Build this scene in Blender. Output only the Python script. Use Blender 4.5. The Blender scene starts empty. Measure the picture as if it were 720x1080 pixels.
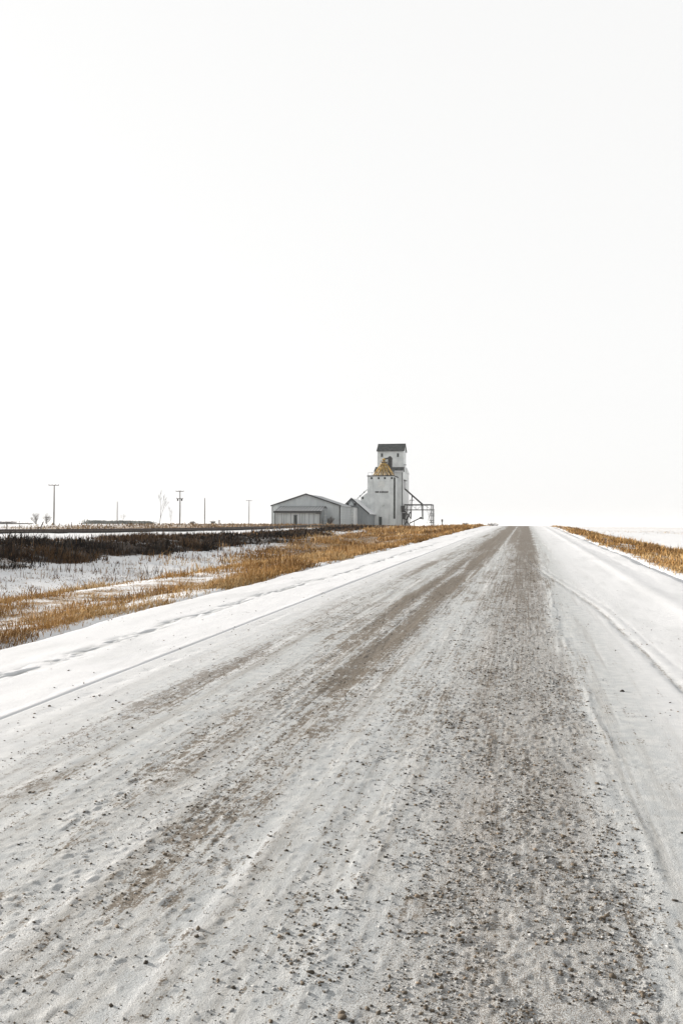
import bpy, bmesh, math
import numpy as np
from mathutils import Matrix, Vector

R = math.radians
S = bpy.context.scene
COL = S.collection

# ------------------------------------------------------------------ camera
EYE = 1.6
CAM_YAW, CAM_PITCH, CAM_ROLL = R(12.15), R(0.90), R(-0.27)
cam_data = bpy.data.cameras.new('camera')
cam = bpy.data.objects.new('camera', cam_data)
COL.objects.link(cam)
cam_data.sensor_fit = 'VERTICAL'
cam_data.sensor_height = 36.0
cam_data.lens = 30.0
cam_data.clip_start = 0.05
cam_data.clip_end = 20000.0
CAM_M = Matrix.Rotation(CAM_YAW, 4, 'Z') @ Matrix.Rotation(R(90) + CAM_PITCH, 4, 'X') @ Matrix.Rotation(-CAM_ROLL, 4, 'Z')
cam.matrix_world = Matrix.Translation((0, 0, EYE)) @ CAM_M
S.camera = cam

# ------------------------------------------------------------------ sky, sun, exposure
SUN_EL, SUN_AZ = R(11.5), R(-72.0)          # azimuth measured clockwise from +Y
world = bpy.data.worlds.new('World')
S.world = world
world.use_nodes = True
wn, wl = world.node_tree.nodes, world.node_tree.links
wn.clear()
sky = wn.new('ShaderNodeTexSky')
sky.sky_type = 'NISHITA'
sky.sun_disc = False
sky.sun_elevation = SUN_EL
sky.sun_rotation = SUN_AZ
sky.altitude = 500
sky.air_density = 1.0
sky.dust_density = 4.0
sky.ozone_density = 1.0
hs = wn.new('ShaderNodeHueSaturation')
hs.inputs['Saturation'].default_value = 0.12
veil = wn.new('ShaderNodeMix'); veil.data_type = 'RGBA'
veil.inputs['Factor'].default_value = 0.86
veil.inputs['B'].default_value = (4.50, 4.49, 4.46, 1)     # thin even cloud veil over the whole sky
bg = wn.new('ShaderNodeBackground')
bg.inputs['Strength'].default_value = 0.095
wo = wn.new('ShaderNodeOutputWorld')
wl.new(sky.outputs['Color'], hs.inputs['Color'])
wl.new(hs.outputs['Color'], veil.inputs['A'])
wl.new(veil.outputs['Result'], bg.inputs['Color'])
wl.new(bg.outputs['Background'], wo.inputs['Surface'])

sun_data = bpy.data.lights.new('sun', 'SUN')
sun_data.energy = 5.0
sun_data.angle = R(0.5)
sun_data.color = (1.0, 0.93, 0.85)
sun = bpy.data.objects.new('sun', sun_data)
COL.objects.link(sun)
sdir = Vector((math.sin(SUN_AZ) * math.cos(SUN_EL), math.cos(SUN_AZ) * math.cos(SUN_EL), math.sin(SUN_EL)))
sun.rotation_euler = sdir.to_track_quat('Z', 'Y').to_euler()
sun.location = (-60, 20, 40)

S.view_settings.view_transform = 'Standard'
S.view_settings.look = 'None'
S.view_settings.gamma = 1.0
S.view_settings.exposure = 1.27

# ------------------------------------------------------------------ helpers
rng = np.random.default_rng(7)

def at(px, py, Y):
    """world point on the plane y = Y seen at photo pixel (px, py) of 720 x 1080"""
    d = CAM_M.to_3x3() @ Vector(((px - 360) / 900.0, (540 - py) / 900.0, -1.0))
    t = Y / d.y
    return Vector((d.x * t, Y, EYE + d.z * t))

def smooth(a, b, x):
    t = np.clip((x - a) / (b - a), 0, 1)
    return t * t * (3 - 2 * t)

def _hash(ix, iy, seed):
    h = (ix.astype(np.int64) * 374761393 + iy.astype(np.int64) * 668265263 + seed * 974634533) & 0x7fffffff
    h = ((h ^ (h >> 13)) * 1274126177) & 0x7fffffff
    h = ((h ^ (h >> 15)) * 2246822519) & 0x7fffffff
    return ((h ^ (h >> 13)) & 0xffff) / 65535.0

def noise(x, y, seed=0):
    x, y = np.broadcast_arrays(np.asarray(x, float), np.asarray(y, float))
    ix, iy = np.floor(x), np.floor(y)
    fx, fy = x - ix, y - iy
    fx = fx * fx * fx * (fx * (fx * 6 - 15) + 10); fy = fy * fy * fy * (fy * (fy * 6 - 15) + 10)
    a, b = _hash(ix, iy, seed), _hash(ix + 1, iy, seed)
    c, d = _hash(ix, iy + 1, seed), _hash(ix + 1, iy + 1, seed)
    return (a + (b - a) * fx) * (1 - fy) + (c + (d - c) * fx) * fy

def fbm(x, y, seed=0, octv=3):
    s, amp, tot = 0, 1, 0
    for o in range(octv):
        s = s + amp * noise(x * 2 ** o, y * 2 ** o, seed + o * 17)
        tot += amp; amp *= 0.5
    return s / tot

def link(name, me, m=None, parent=None):
    o = bpy.data.objects.new(name, me)
    COL.objects.link(o)
    if m is not None and me is not None and not me.materials:
        me.materials.append(m)
    if parent is not None:
        o.parent = parent
    return o

def tag(o, label=None, cat=None, group=None, kind=None):
    if label: o['label'] = label
    if cat: o['category'] = cat
    if group: o['group'] = group
    if kind: o['kind'] = kind
    return o

def empty(name, loc, label, cat, group=None):
    o = bpy.data.objects.new(name, None)
    o.empty_display_size = 0.5
    COL.objects.link(o)
    o.location = loc
    return tag(o, label, cat, group)

def mesh_np(name, V, F, smooth_shade=False):
    """V (n,3); F (m,k) with k = 3 or 4"""
    me = bpy.data.meshes.new(name)
    V = np.ascontiguousarray(V, dtype=np.float32); F = np.ascontiguousarray(F, dtype=np.int32)
    m, k = F.shape
    me.vertices.add(len(V)); me.vertices.foreach_set('co', V.ravel())
    me.loops.add(m * k); me.loops.foreach_set('vertex_index', F.ravel())
    me.polygons.add(m)
    me.polygons.foreach_set('loop_start', np.arange(0, m * k, k, dtype=np.int32))
    if smooth_shade:
        me.polygons.foreach_set('use_smooth', np.ones(m, dtype=bool))
    me.update(calc_edges=True)
    return me

def attr_f(me, name, vals):
    a = me.attributes.new(name, 'FLOAT', 'POINT'); a.data.foreach_set('value', np.ascontiguousarray(vals, dtype=np.float32).ravel())

def attr_c(me, name, rgb):
    a = me.attributes.new(name, 'FLOAT_COLOR', 'POINT')
    c = np.ones((len(rgb), 4), dtype=np.float32); c[:, :3] = rgb
    a.data.foreach_set('color', c.ravel())

def grid_faces(nr, nc):
    i = np.arange(nr - 1)[:, None] * nc + np.arange(nc - 1)[None, :]
    return np.stack([i, i + 1, i + 1 + nc, i + nc], -1).reshape(-1, 4)

# ------------------------------------------------------------------ materials
class NT:
    def __init__(self, name):
        self.m = bpy.data.materials.new(name); self.m.use_nodes = True
        self.n, self.l = self.m.node_tree.nodes, self.m.node_tree.links
        self.b = self.n['Principled BSDF']
    def node(self, t, **kw):
        n = self.n.new(t)
        for k, v in kw.items(): setattr(n, k, v)
        return n
    def put(self, sock, v):
        if hasattr(v, 'default_value') or isinstance(v, bpy.types.NodeSocket): self.l.new(v, sock)
        else: sock.default_value = v
    def coord(self, scale=(1, 1, 1)):
        c = self.node('ShaderNodeTexCoord'); mp = self.node('ShaderNodeMapping')
        mp.inputs['Scale'].default_value = scale
        self.l.new(c.outputs['Object'], mp.inputs['Vector'])
        return mp.outputs['Vector']
    def noise(self, vec, scale, detail=3, rough=0.55):
        n = self.node('ShaderNodeTexNoise')
        n.inputs['Scale'].default_value = scale; n.inputs['Detail'].default_value = detail; n.inputs['Roughness'].default_value = rough
        self.l.new(vec, n.inputs['Vector'])
        return n.outputs['Fac']
    def ramp(self, fac, stops):
        r = self.node('ShaderNodeValToRGB'); el = r.color_ramp.elements
        while len(el) < len(stops): el.new(0.5)
        for e, (p, c) in zip(el, stops):
            e.position = p; e.color = c if len(c) == 4 else (*c, 1)
        self.put(r.inputs['Fac'], fac)
        return r.outputs['Color']
    def mix(self, f, a, b, mode='MIX'):
        m = self.node('ShaderNodeMix', data_type='RGBA', blend_type=mode)
        self.put(m.inputs['Factor'], f)
        for s, v in ((m.inputs['A'], a), (m.inputs['B'], b)):
            self.put(s, (*v, 1) if isinstance(v, tuple) and len(v) == 3 else v)
        return m.outputs['Result']
    def math(self, op, a, b=0.0, clamp=False):
        m = self.node('ShaderNodeMath', operation=op, use_clamp=clamp)
        self.put(m.inputs[0], a); self.put(m.inputs[1], b)
        return m.outputs[0]
    def mapr(self, v, a, b, c=0.0, d=1.0, smoothstep=True):
        m = self.node('ShaderNodeMapRange')
        m.interpolation_type = 'SMOOTHSTEP' if smoothstep else 'LINEAR'
        self.put(m.inputs['Value'], v)
        for k, x in (('From Min', a), ('From Max', b), ('To Min', c), ('To Max', d)): self.put(m.inputs[k], x)
        return m.outputs['Result']
    def attr(self, name, out='Fac'):
        a = self.node('ShaderNodeAttribute', attribute_name=name); return a.outputs[out]
    def bump(self, h, strength, dist):
        b = self.node('ShaderNodeBump'); b.inputs['Strength'].default_value = strength; b.inputs['Distance'].default_value = dist
        self.l.new(h, b.inputs['Height']); self.l.new(b.outputs['Normal'], self.b.inputs['Normal'])
    def done(self, col, rough=0.8, spec=0.3):
        self.put(self.b.inputs['Base Color'], (*col, 1) if isinstance(col, tuple) and len(col) == 3 else col)
        self.put(self.b.inputs['Roughness'], rough)
        self.b.inputs['Specular IOR Level'].default_value = spec
        return self.m

def mat_road():
    t = NT('packed_snow_and_gravel')
    v = t.coord()
    dirt, lane = t.attr('dirt'), t.attr('lane')
    grain = t.noise(v, 95, 4, 0.7)
    grit = t.noise(v, 210, 3, 0.7)
    blot = t.noise(v, 9, 4, 0.6)
    mid = t.noise(t.coord((1.6, 0.8, 1)), 17, 4, 0.7)
    streak = t.noise(t.coord((7.0, 0.35, 1)), 3.0, 5, 0.65)
    wash = t.noise(t.coord((0.9, 5.5, 1)), 1.1, 4, 0.6)
    snow = t.mix(t.mapr(blot, 0.35, 0.7), (0.315, 0.330, 0.335), (0.40, 0.407, 0.402))
    snow = t.mix(t.math('MULTIPLY', t.mapr(streak, 0.42, 0.72), t.math('MULTIPLY', lane, 0.25)), snow, (0.25, 0.245, 0.235))
    long = t.noise(t.coord((4.0, 0.12, 1)), 1.3, 5, 0.7)
    snow = t.mix(t.math('MULTIPLY', t.mapr(long, 0.45, 0.68), t.math('SUBTRACT', 1.0, t.attr('clean'))), snow, (0.245, 0.242, 0.230))
    pale = t.noise(t.coord((5.0, 0.16, 1)), 1.0, 5, 0.65)
    snow = t.mix(t.math('MULTIPLY', t.mapr(pale, 0.52, 0.72), 0.65), snow, (0.54, 0.545, 0.545))
    # dirt: broad band strength (attribute) broken up by streaks and grain
    fine = t.noise(t.coord((30.0, 0.22, 1)), 1.0, 5, 0.7)
    k = t.math('ADD', t.math('MULTIPLY', streak, 0.6), t.math('MULTIPLY', wash, 0.75))
    k = t.math('ADD', k, t.math('MULTIPLY', t.math('SUBTRACT', fine, 0.5), 1.5))
    k = t.math('ADD', k, t.math('MULTIPLY', grain, 2.0))
    k = t.math('ADD', k, t.math('MULTIPLY', t.math('SUBTRACT', mid, 0.33), 2.1))
    k = t.math('ADD', k, t.math('MULTIPLY', dirt, 0.98))
    far_blot = t.noise(t.coord((1.0, 0.3, 1)), 7.0, 4, 0.7)
    k = t.math('ADD', k, t.math('MULTIPLY', t.math('SUBTRACT', far_blot, 0.5), 1.3))
    f = t.mapr(k, 2.42, 2.74)
    soil = t.mix(t.mapr(grit, 0.35, 0.65), (0.045, 0.034, 0.022), (0.145, 0.110, 0.070))
    col = t.mix(t.math('MULTIPLY', f, 0.9), snow, soil)
    # fine grit sprinkled over the travelled width
    g = t.mapr(t.math('ADD', grit, t.math('MULTIPLY', lane, 0.18)), 0.65, 0.72)
    col = t.mix(t.math('MULTIPLY', g, t.math('MULTIPLY', lane, 0.9)), col, (0.13, 0.11, 0.09))
    clean = t.attr('clean')
    col = t.mix(clean, col, (0.555, 0.56, 0.57))
    hgt = t.math('ADD', t.math('MULTIPLY', grain, 0.7), t.math('MULTIPLY', grit, 0.3))
    t.bump(hgt, 0.7, 0.012)
    return t.done(col, 0.75, 0.25)

def mat_ground():
    t = NT('snow_over_dead_grass')
    v = t.coord()
    soil, dark = t.attr('soil'), t.attr('dark')
    n1 = t.noise(v, 1.3, 5, 0.65); n2 = t.noise(v, 14, 4, 0.65)
    k = t.math('ADD', soil, t.math('MULTIPLY', t.math('SUBTRACT', n1, 0.5), 1.4))
    n3 = t.noise(t.coord((1.6, 0.9, 1)), 45, 3, 0.65)
    k = t.math('ADD', k, t.math('MULTIPLY', t.math('SUBTRACT', n2, 0.5), 1.1))
    k = t.math('ADD', k, t.math('MULTIPLY', t.math('SUBTRACT', n3, 0.5), 1.0))
    f = t.mapr(k, 0.42, 0.62)
    litter = t.mix(t.mapr(n2, 0.35, 0.65), (0.12, 0.075, 0.036), (0.25, 0.16, 0.075))
    shaded_litter = t.mix(t.mapr(n2, 0.35, 0.7), (0.022, 0.018, 0.015), (0.06, 0.042, 0.028))  # dead litter on the bank, with the bank's shade painted in
    litter = t.mix(dark, litter, shaded_litter)
    snow = t.mix(t.mapr(n1, 0.3, 0.7), (0.55, 0.56, 0.575), (0.60, 0.605, 0.61))
    t.bump(t.math('ADD', n2, t.noise(v, 50, 3, 0.6)), 0.5, 0.03)
    return t.done(t.mix(f, snow, litter), 0.8, 0.2)

def mat_attr(name, rough=0.9, spec=0.1, transl=False):
    t = NT(name)
    c = t.attr('tint', 'Color')
    if transl:
        t.b.inputs['Subsurface Weight'].default_value = 0.0
    n = t.noise(t.coord(), 60, 2)
    return t.done(t.mix(0.35, c, t.mix(n, (0.0, 0.0, 0.0), (1.0, 1.0, 1.0)), 'OVERLAY'), rough, spec)

def mat_plain(name, a, b=None, scale=(1, 1, 1), ns=2.0, rough=0.7, spec=0.3, metal=0.0, streaky=0.0, bump=0.0):
    t = NT(name)
    b = b or tuple(x * 0.8 for x in a)
    v = t.coord(scale)
    n = t.noise(v, ns, 5, 0.6)
    col = t.mix(t.mapr(n, 0.35, 0.68), a, b)
    if streaky:
        st = t.noise(t.coord((2.2, 2.2, 0.12)), 1.0, 5, 0.65)
        col = t.mix(t.math('MULTIPLY', t.mapr(st, 0.5, 0.75), streaky), col, tuple(x * 0.55 for x in b))
    t.b.inputs['Metallic'].default_value = metal
    if bump: t.bump(n, bump, 0.02)
    return t.done(col, rough, spec)

M = {}
M['road'] = mat_road()
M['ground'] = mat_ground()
M['grass'] = mat_attr('dry_grass')
M['clod'] = mat_attr('frozen_gravel', 0.85, 0.2)
M['white_wall'] = mat_plain('weathered_white_cladding', (0.66, 0.685, 0.68), (0.52, 0.545, 0.545), (1, 1, 1), 0.45, 0.6, 0.3, 0, 0.45)
M['side_wall'] = mat_plain('white_cladding_clean', (0.70, 0.72, 0.715), (0.60, 0.62, 0.62), (1, 1, 1), 0.5, 0.6, 0.3, 0, 0.3)
M['steel_wall'] = mat_plain('galvanised_wall_sheet', (0.50, 0.535, 0.545), (0.41, 0.445, 0.46), (1, 1, 0.3), 0.8, 0.5, 0.4, 0, 0.3)
M['grey_wall'] = mat_plain('old_grey_sheet', (0.28, 0.305, 0.32), (0.20, 0.225, 0.24), (1, 1, 0.3), 0.7, 0.55, 0.4, 0, 0.5)
M['tin_roof'] = mat_plain('bare_tin_roof', (0.42, 0.435, 0.44), (0.32, 0.335, 0.345), (1, 1, 1), 0.6, 0.45, 0.5)
M['snow_roof'] = mat_plain('snow_dusted_roof', (0.60, 0.61, 0.62), (0.50, 0.51, 0.52), (1, 1, 1), 0.5, 0.7, 0.3)
M['dark_roof'] = mat_plain('dark_shingle_roof', (0.035, 0.04, 0.04), (0.085, 0.09, 0.088), (1, 1, 1), 1.2, 0.85, 0.2)
M['trim'] = mat_plain('dark_metal_trim', (0.025, 0.028, 0.03), (0.05, 0.054, 0.055), (1, 1, 1), 2, 0.6, 0.4)
M['dark_steel'] = mat_plain('dark_structural_steel', (0.03, 0.031, 0.032), (0.06, 0.058, 0.055), (1, 1, 1), 2, 0.6, 0.4)
M['door'] = mat_plain('dark_door_paint', (0.035, 0.045, 0.045), (0.055, 0.065, 0.065), (1, 1, 1), 2, 0.6, 0.3)
M['glass'] = mat_plain('dark_window_pane', (0.015, 0.02, 0.022), (0.03, 0.035, 0.035), (1, 1, 1), 2, 0.25, 0.5)
M['gold'] = mat_plain('yellow_spout_paint', (0.42, 0.265, 0.05), (0.20, 0.12, 0.03), (1, 1, 1), 1.5, 0.55, 0.4)
M['wood'] = mat_plain('grey_weathered_wood', (0.085, 0.075, 0.068), (0.14, 0.125, 0.11), (3, 3, 0.3), 2, 0.9, 0.1)
M['bark'] = mat_plain('grey_bark', (0.085, 0.075, 0.068), (0.14, 0.125, 0.115), (3, 3, 1), 2, 0.9, 0.1)
M['rail'] = mat_plain('rusty_rail_steel', (0.035, 0.024, 0.02), (0.06, 0.042, 0.034), (1, 1, 1), 3, 0.7, 0.4)
M['ballast'] = mat_plain('dark_ballast', (0.018, 0.016, 0.015), (0.045, 0.04, 0.036), (1, 1, 1), 14, 0.95, 0.1, 0, 0, 0.6)
M['letter'] = mat_plain('faded_black_lettering', (0.05, 0.052, 0.052), (0.08, 0.08, 0.08), (1, 1, 1), 2, 0.7, 0.2)
M['emblem'] = mat_plain('faded_emblem_paint', (0.64, 0.65, 0.63), (0.52, 0.54, 0.53), (1, 1, 1), 1.2, 0.7, 0.2)
M['patch'] = mat_plain('dull_grey_patch', (0.36, 0.38, 0.375), (0.48, 0.5, 0.49), (1, 1, 1), 1.4, 0.7, 0.2)
M['evergreen'] = mat_attr('far_shelterbelt_foliage')
M['ceramic'] = mat_plain('insulator_ceramic', (0.12, 0.10, 0.09), (0.16, 0.14, 0.13), (1, 1, 1), 5, 0.3, 0.5)

# ------------------------------------------------------------------ the lie of the land
ROAD_L, ROAD_R = -6.55, 4.05

def rise(y):
    """height of the road: climbs gently to a crest 140 m ahead, then falls away"""
    y = np.asarray(y, float)
    g, a, b = 0.0124, 121.0, 169.0
    z = g * np.minimum(y, a)
    m = np.clip(y, a, b) - a
    z = z + g * (m - m * m / (b - a))
    z = z - g * 60 * smooth(b, b + 160, y) * 1.0
    return z

def bank_w(y):
    return noise(y / 9.0, 0.3, 5) * 2.4 - 1.2 + 1.2 * (noise(y / 2.1, 0.8, 6) - 0.5)

def ground_z(x, y):
    x, y = np.broadcast_arrays(np.asarray(x, float), np.asarray(y, float))
    r = rise(y)
    u = -x
    # left side: shoulder, ditch, bank, railway shelf, field
    ditch = -0.66 + 1.84 * smooth(58, 128, y) - 0.1 * smooth(-40, 0, -y)
    crest = 0.67 + 0.64 * smooth(75, 135, y)
    shelf = 0.86 + 0.55 * smooth(90, 170, y)
    field = 0.72 + 0.95 * smooth(110, 215, y) * (1 - smooth(330, 520, y)) * (1 - smooth(110, 200, u)) + 0.1 * smooth(330, 600, y)
    w = bank_w(y)
    zl = r - 0.05
    zl = zl + (np.minimum(ditch + 0.52, r - 0.1) - zl) * smooth(6.6, 9.8, u)
    zl = zl + (ditch - zl) * smooth(11, 15.5, u)
    zl = zl + 0.70 * np.clip((u - 15.5) / 6.5, 0, 1) * (1 - smooth(75, 125, y))
    zl = zl + (crest - zl) * smooth(20.8 + w, 25.6 + w, u)
    zl = zl + (shelf - zl) * smooth(26.5, 35, u)
    zl = zl + (field - zl) * smooth(40, 52, u)
    # right side
    rf = -0.12 + 0.75 * smooth(90, 150, y) * (1 - smooth(8, 60, x)) * (1 - smooth(200, 400, y))
    zr = r - 0.05 + (rf - r + 0.05) * smooth(4.0, 11.5, x)
    z = np.where(x < -1.2, zl, zr)
    # relief
    off = smooth(6.4, 9.0, u) + smooth(3.9, 6.5, x)
    far = 1 - smooth(260, 600, y)
    z = z + off * far * (0.16 * (fbm(x / 2.6, y / 3.4, 3) - 0.5) + 0.05 * (noise(x / 0.55, y / 0.6, 9) - 0.5))
    # the ground is cut away below the road bed
    bed = smooth(ROAD_L - 0.02, ROAD_L + 0.35, x) * (1 - smooth(ROAD_R - 0.35, ROAD_R + 0.02, x))
    return z - 0.22 * bed

def build_ground():
    def geo(a, b, q, d0):
        out, v, d = [], a, d0
        while v < b: out.append(v); v += d; d *= q
        return out + [b]
    left = -np.array(geo(60, 6000, 1.22, 2.0))[::-1]
    xs = np.concatenate([left, -np.arange(60, 28, -0.9)[1:], -np.arange(28, 6.0, -0.22), np.linspace(-6.0, 3.6, 9), np.arange(3.75, 14, 0.25), np.array(geo(14.2, 6000, 1.22, 0.6))])
    xs = np.unique(np.round(xs, 4))
    ys = np.concatenate([np.array([-400, -200, -100, -50, -30]), np.arange(-20, 6, 2.0), np.array(geo(6, 70, 1.0065, 0.16)), np.array(geo(70.6, 330, 1.004, 0.8)), np.array(geo(334, 9000, 1.2, 8))])
    ys = np.unique(np.round(ys, 4))
    X, Y = np.meshgrid(xs, ys)
    Z = ground_z(X, Y)
    me = mesh_np('ground', np.stack([X, Y, Z], -1).reshape(-1, 3), grid_faces(len(ys), len(xs)), True)
    u = -X
    w = bank_w(Y)
    bank = smooth(20.4 + w, 21.4 + w, u) * (1 - smooth(25.6 + w, 26.6 + w, u)) * smooth(-20, 5, Y) * (1 - smooth(112, 135, Y))
    bank = bank * (0.42 + 0.68 * noise(X / 1.5, Y / 4.0, 77))
    shelfg = smooth(6.5, 6.9, u) * (1 - smooth(11, 14.5, u)) * (0.16 + 0.5 * noise(X / 1.8, Y / 4.0, 31))
    golden = smooth(6.6, 7.6, u) * (1 - smooth(19, 23, u)) * smooth(40, 68, Y + 1.2 * (14 - u)) * (1 - smooth(170, 220, Y)) * 0.75
    snowpatch = np.exp(-(((X + 22.5) / 2.6) ** 2 + ((Y - 104) / 11) ** 2))
    yard = smooth(24, 32, u) * (1 - smooth(70, 130, u)) * smooth(100, 135, Y) * (1 - smooth(300, 400, Y)) * 0.62
    beyond = smooth(39, 42, u) * (1 - smooth(47, 56, u)) * (0.25 + 0.35 * noise(X / 3, Y / 5, 41)) * (1 - smooth(300, 500, Y))
    right = smooth(4.05, 4.5, X) * (1 - smooth(9.0, 12.5, X)) * (0.42 + 0.35 * noise(X / 1.2, Y / 6.0, 51)) * (1 - smooth(170, 260, Y))
    stub = smooth(13, 30, X) * (0.27 + 0.12 * smooth(250, 900, Y)) + smooth(50, 80, u) * 0.2
    soil = np.maximum.reduce([bank, shelfg, golden, yard, beyond, right, stub])
    soil = soil * (1 - 0.95 * snowpatch)
    attr_f(me, 'soil', soil); attr_f(me, 'dark', np.clip(bank * 1.3, 0, 1))  # 'dark' marks where the bank's shade is painted into the litter
    return tag(link('ground', me, M['ground']), kind='structure')

# ------------------------------------------------------------------ the road
TRK_Y = [0, 4.5, 7.9, 11.3, 15.3, 18.7, 24, 29, 36, 60, 200]
TRK_X = [1.50, 1.48, 1.43, 1.335, 1.22, 0.96, 0.52, 0.22, 0.10, 0.30, 0.5]

def lane_edge(y):
    return 0.47 + 0.10 * smooth(9, 3, y) * -1 * -1 + 0.10 * (noise(y / 2.3, 1.1, 61) - 0.5) + 0.04 * (noise(y / 0.5, 2.1, 62) - 0.5) + 0.15 * smooth(10, 40, y)

def road_fields(x, y):
    z = rise(y)
    near = 1 - smooth(14, 45, y)
    ed = lane_edge(y)
    jit = 0.30 * (noise(x / .11, y / .35, 64) - .5) + 0.25 * (noise(x / .4, y / 1.6, 65) - .5)
    lane = smooth(-1.25, -0.15, x + jit) * (1 - smooth(ed - 0.22, ed + 0.10, x + 0.5 * jit))          # rough gravel lane
    lane2 = smooth(-2.65, -2.2, x) * (1 - smooth(-1.45, -1.05, x))                     # left wheel band
    trav = smooth(-4.05, -3.7, x) * (1 - smooth(ed, ed + 0.5, x) * 0.72) * (1 - smooth(2.4, 3.6, x) * 0.6)
    # lumps of frozen slush in the gravel lane
    n1 = noise(x / 0.030 + 2 * noise(x / .2, y / .2, 4), y / 0.034, 11)
    n2 = noise(x / 0.021, y / 0.024, 12)
    n3 = noise(x / 0.13, y / 0.19, 13)
    lump = np.clip(n1 - 0.5, 0, 1) * 0.010 + n2 * 0.0045 + (n3 - 0.5) * 0.003 + np.clip(noise(x / 0.045, y / 0.05, 15) - 0.74, 0, 1) * 0.022
    patch = 0.55 + 0.45 * smooth(0.3, 0.6, noise(x / 0.45, y / 1.3, 14))
    z = z + lane * (patch * lump - 0.0035) * (0.35 + 0.65 * near) - lane * 0.002
    z = z + lane2 * near * (np.clip(n1 - 0.55, 0, 1) * 0.007 + (n2 - 0.5) * 0.0022) * smooth(0.4, 0.65, noise(x / .25, y / 1.1, 16))
    # packed snow: long low ridges and fine grain
    st = noise(x / 0.21 + 0.5 * noise(x / .6, y / 2.5, 71), y / 4.5, 21) * 0.65 + noise(x / 0.08 + 0.4 * noise(x / .3, y / 1.5, 72), y / 1.8, 22) * 0.35
    gr = noise(x / 0.03, y / 0.045, 23)
    mid = smooth(-4.0, -3.4, x) * (1 - lane) * (1 - smooth(0.45, 0.8, x))
    z = z + mid * ((st - 0.5) * 0.0125 + (gr - 0.5) * 0.0022 + np.clip(n1 - 0.7, 0, 1) * 0.012)
    z = z + mid * 0.004 * (noise(x / 0.3, y / 0.7, 26) - 0.5)
    # washboard across the wheel bands
    z = z + (lane2 + lane) * smooth(14, 24, y) * 0.008 * (noise(x / 1.5, y / 0.55, 24) - 0.5)
    # snow lip along the lane edge
    lip = np.exp(-((x - ed - 0.035) / 0.028) ** 2)
    z = z + lip * 0.005 * smooth(0.5, 0.75, noise(y / 1.1, 0.7, 25)) * near
    # curved tyre track on the right: two narrow grooves with pushed-up rims
    tx = np.interp(y, TRK_Y, TRK_X)
    vis = smooth(4.0, 6.5, y) * (1 - smooth(26, 38, y))
    wob = 0.02 * (noise(y / 0.7, 4.4, 27) - 0.5)
    for off, dep, wid in ((0.0, 0.0085, 0.055), (0.19, 0.004, 0.05)):
        d = x - tx - off - wob
        z = z + vis * (-dep * np.exp(-(d / wid) ** 2) * (0.35 + 1.0 * noise(x / .05, y / .14, 29)) + 0.12 * dep * np.exp(-((d + 2.0 * wid) / wid) ** 2))
    groove = vis * np.exp(-((x - tx - wob) / 0.05) ** 2) * smooth(0.25, 0.6, 0.5 * noise(x / .05, y / .35, 28) + 0.5 * noise(x / .1, y / 1.5, 27))
    # tread marks turning off at the right, near the camera
    for (xa, ya, xb, yb, wd) in ((0.45, 6.15, 2.6, 3.3, 0.10), (0.50, 4.85, 2.2, 2.6, 0.09)):
        L = math.hypot(xb - xa, yb - ya); ax, ay = (xb - xa) / L, (yb - ya) / L
        s = (x - xa) * ax + (y - ya) * ay
        q = -(x - xa) * ay + (y - ya) * ax + 0.10 * (s / L) * (s / L - 1)
        inside = smooth(0, 0.7, s) * (1 - smooth(L - 0.1, L + 0.4, s)) * (1 - smooth(wd * 0.8, wd, np.abs(q)))
        z = z + inside * (-0.0015 + 0.0016 * np.sin(q * 2 * math.pi / 0.045) + 0.0008 * np.sin(s * 2 * math.pi / 0.06 + q * 40))
        z = z + 0.0032 * noise(s / .12, q / .1, 73) * np.exp(-((np.abs(q) - wd) / 0.018) ** 2) * smooth(0, 0.8, s) * (1 - smooth(L - 0.1, L + 0.4, s))
    # left shoulder: deeper clean snow with a sharp rut along it
    sh = 1 - smooth(-4.12, -3.98, x)
    z = z + sh * (0.003 + 0.028 * (fbm(x / 1.3, y / 7.0, 31) - 0.5)) * (1 - 0.5 * smooth(60, 120, y))
    rx = x + 4.02 + 0.015 * (noise(y / 1.5, 3.3, 32) - 0.5)
    z = z - 0.013 * np.exp(-(rx / 0.022) ** 2) * (1 - smooth(40, 90, y)) + 0.002 * np.exp(-((rx + 0.075) / 0.03) ** 2)
    # chain of hoof-like tread dents beside the rut
    dent = np.exp(-((x + 3.78) / 0.05) ** 2) * smooth(0.1, 0.8, np.sin(y * 2 * math.pi / 0.62) * 0.9) * smooth(0.35, 0.6, noise(y / 3.0, 7.7, 33)) * (1 - smooth(20, 30, y))
    z = z - 0.006 * dent
    # wind-cut broken crust further out
    cx = x + 5.0 + 0.25 * (noise(y / 6, 8.8, 34) - 0.5) + 0.16 * (noise(y / 1.1, 3.8, 37) - 0.5)
    gate = smooth(0.25, 0.5, noise(y / 3.4, 5.5, 35))
    crust = np.exp(-(cx / 0.10) ** 2) * gate * smooth(0.40, 0.6, 0.5 * noise(x / 0.08, y / 0.35, 38) + 0.5 * noise(x / 0.05, y / 0.12, 39))
    z = z - crust * (0.018 + 0.03 * (noise(x / 0.09, y / 0.22, 36) - 0.5))
    z = z + sh * (0.004 * (noise(x / 0.12, y / 0.4, 48) - 0.5) + 0.002 * (noise(x / 0.05, y / 0.08, 49) - 0.5)) * near
    # right shoulder: smooth, slightly scoured by wind
    rs = smooth(0.7, 1.8, x)
    z = z + rs * (0.016 * (fbm(x / 1.3, y / 4.5, 41) - 0.5) + 0.004 * (noise(x / 0.10, y / 0.22, 42) - 0.5) * near)
    rut2 = x - 3.15 - 0.2 * (noise(y / 9, 1.7, 43) - 0.5)
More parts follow.
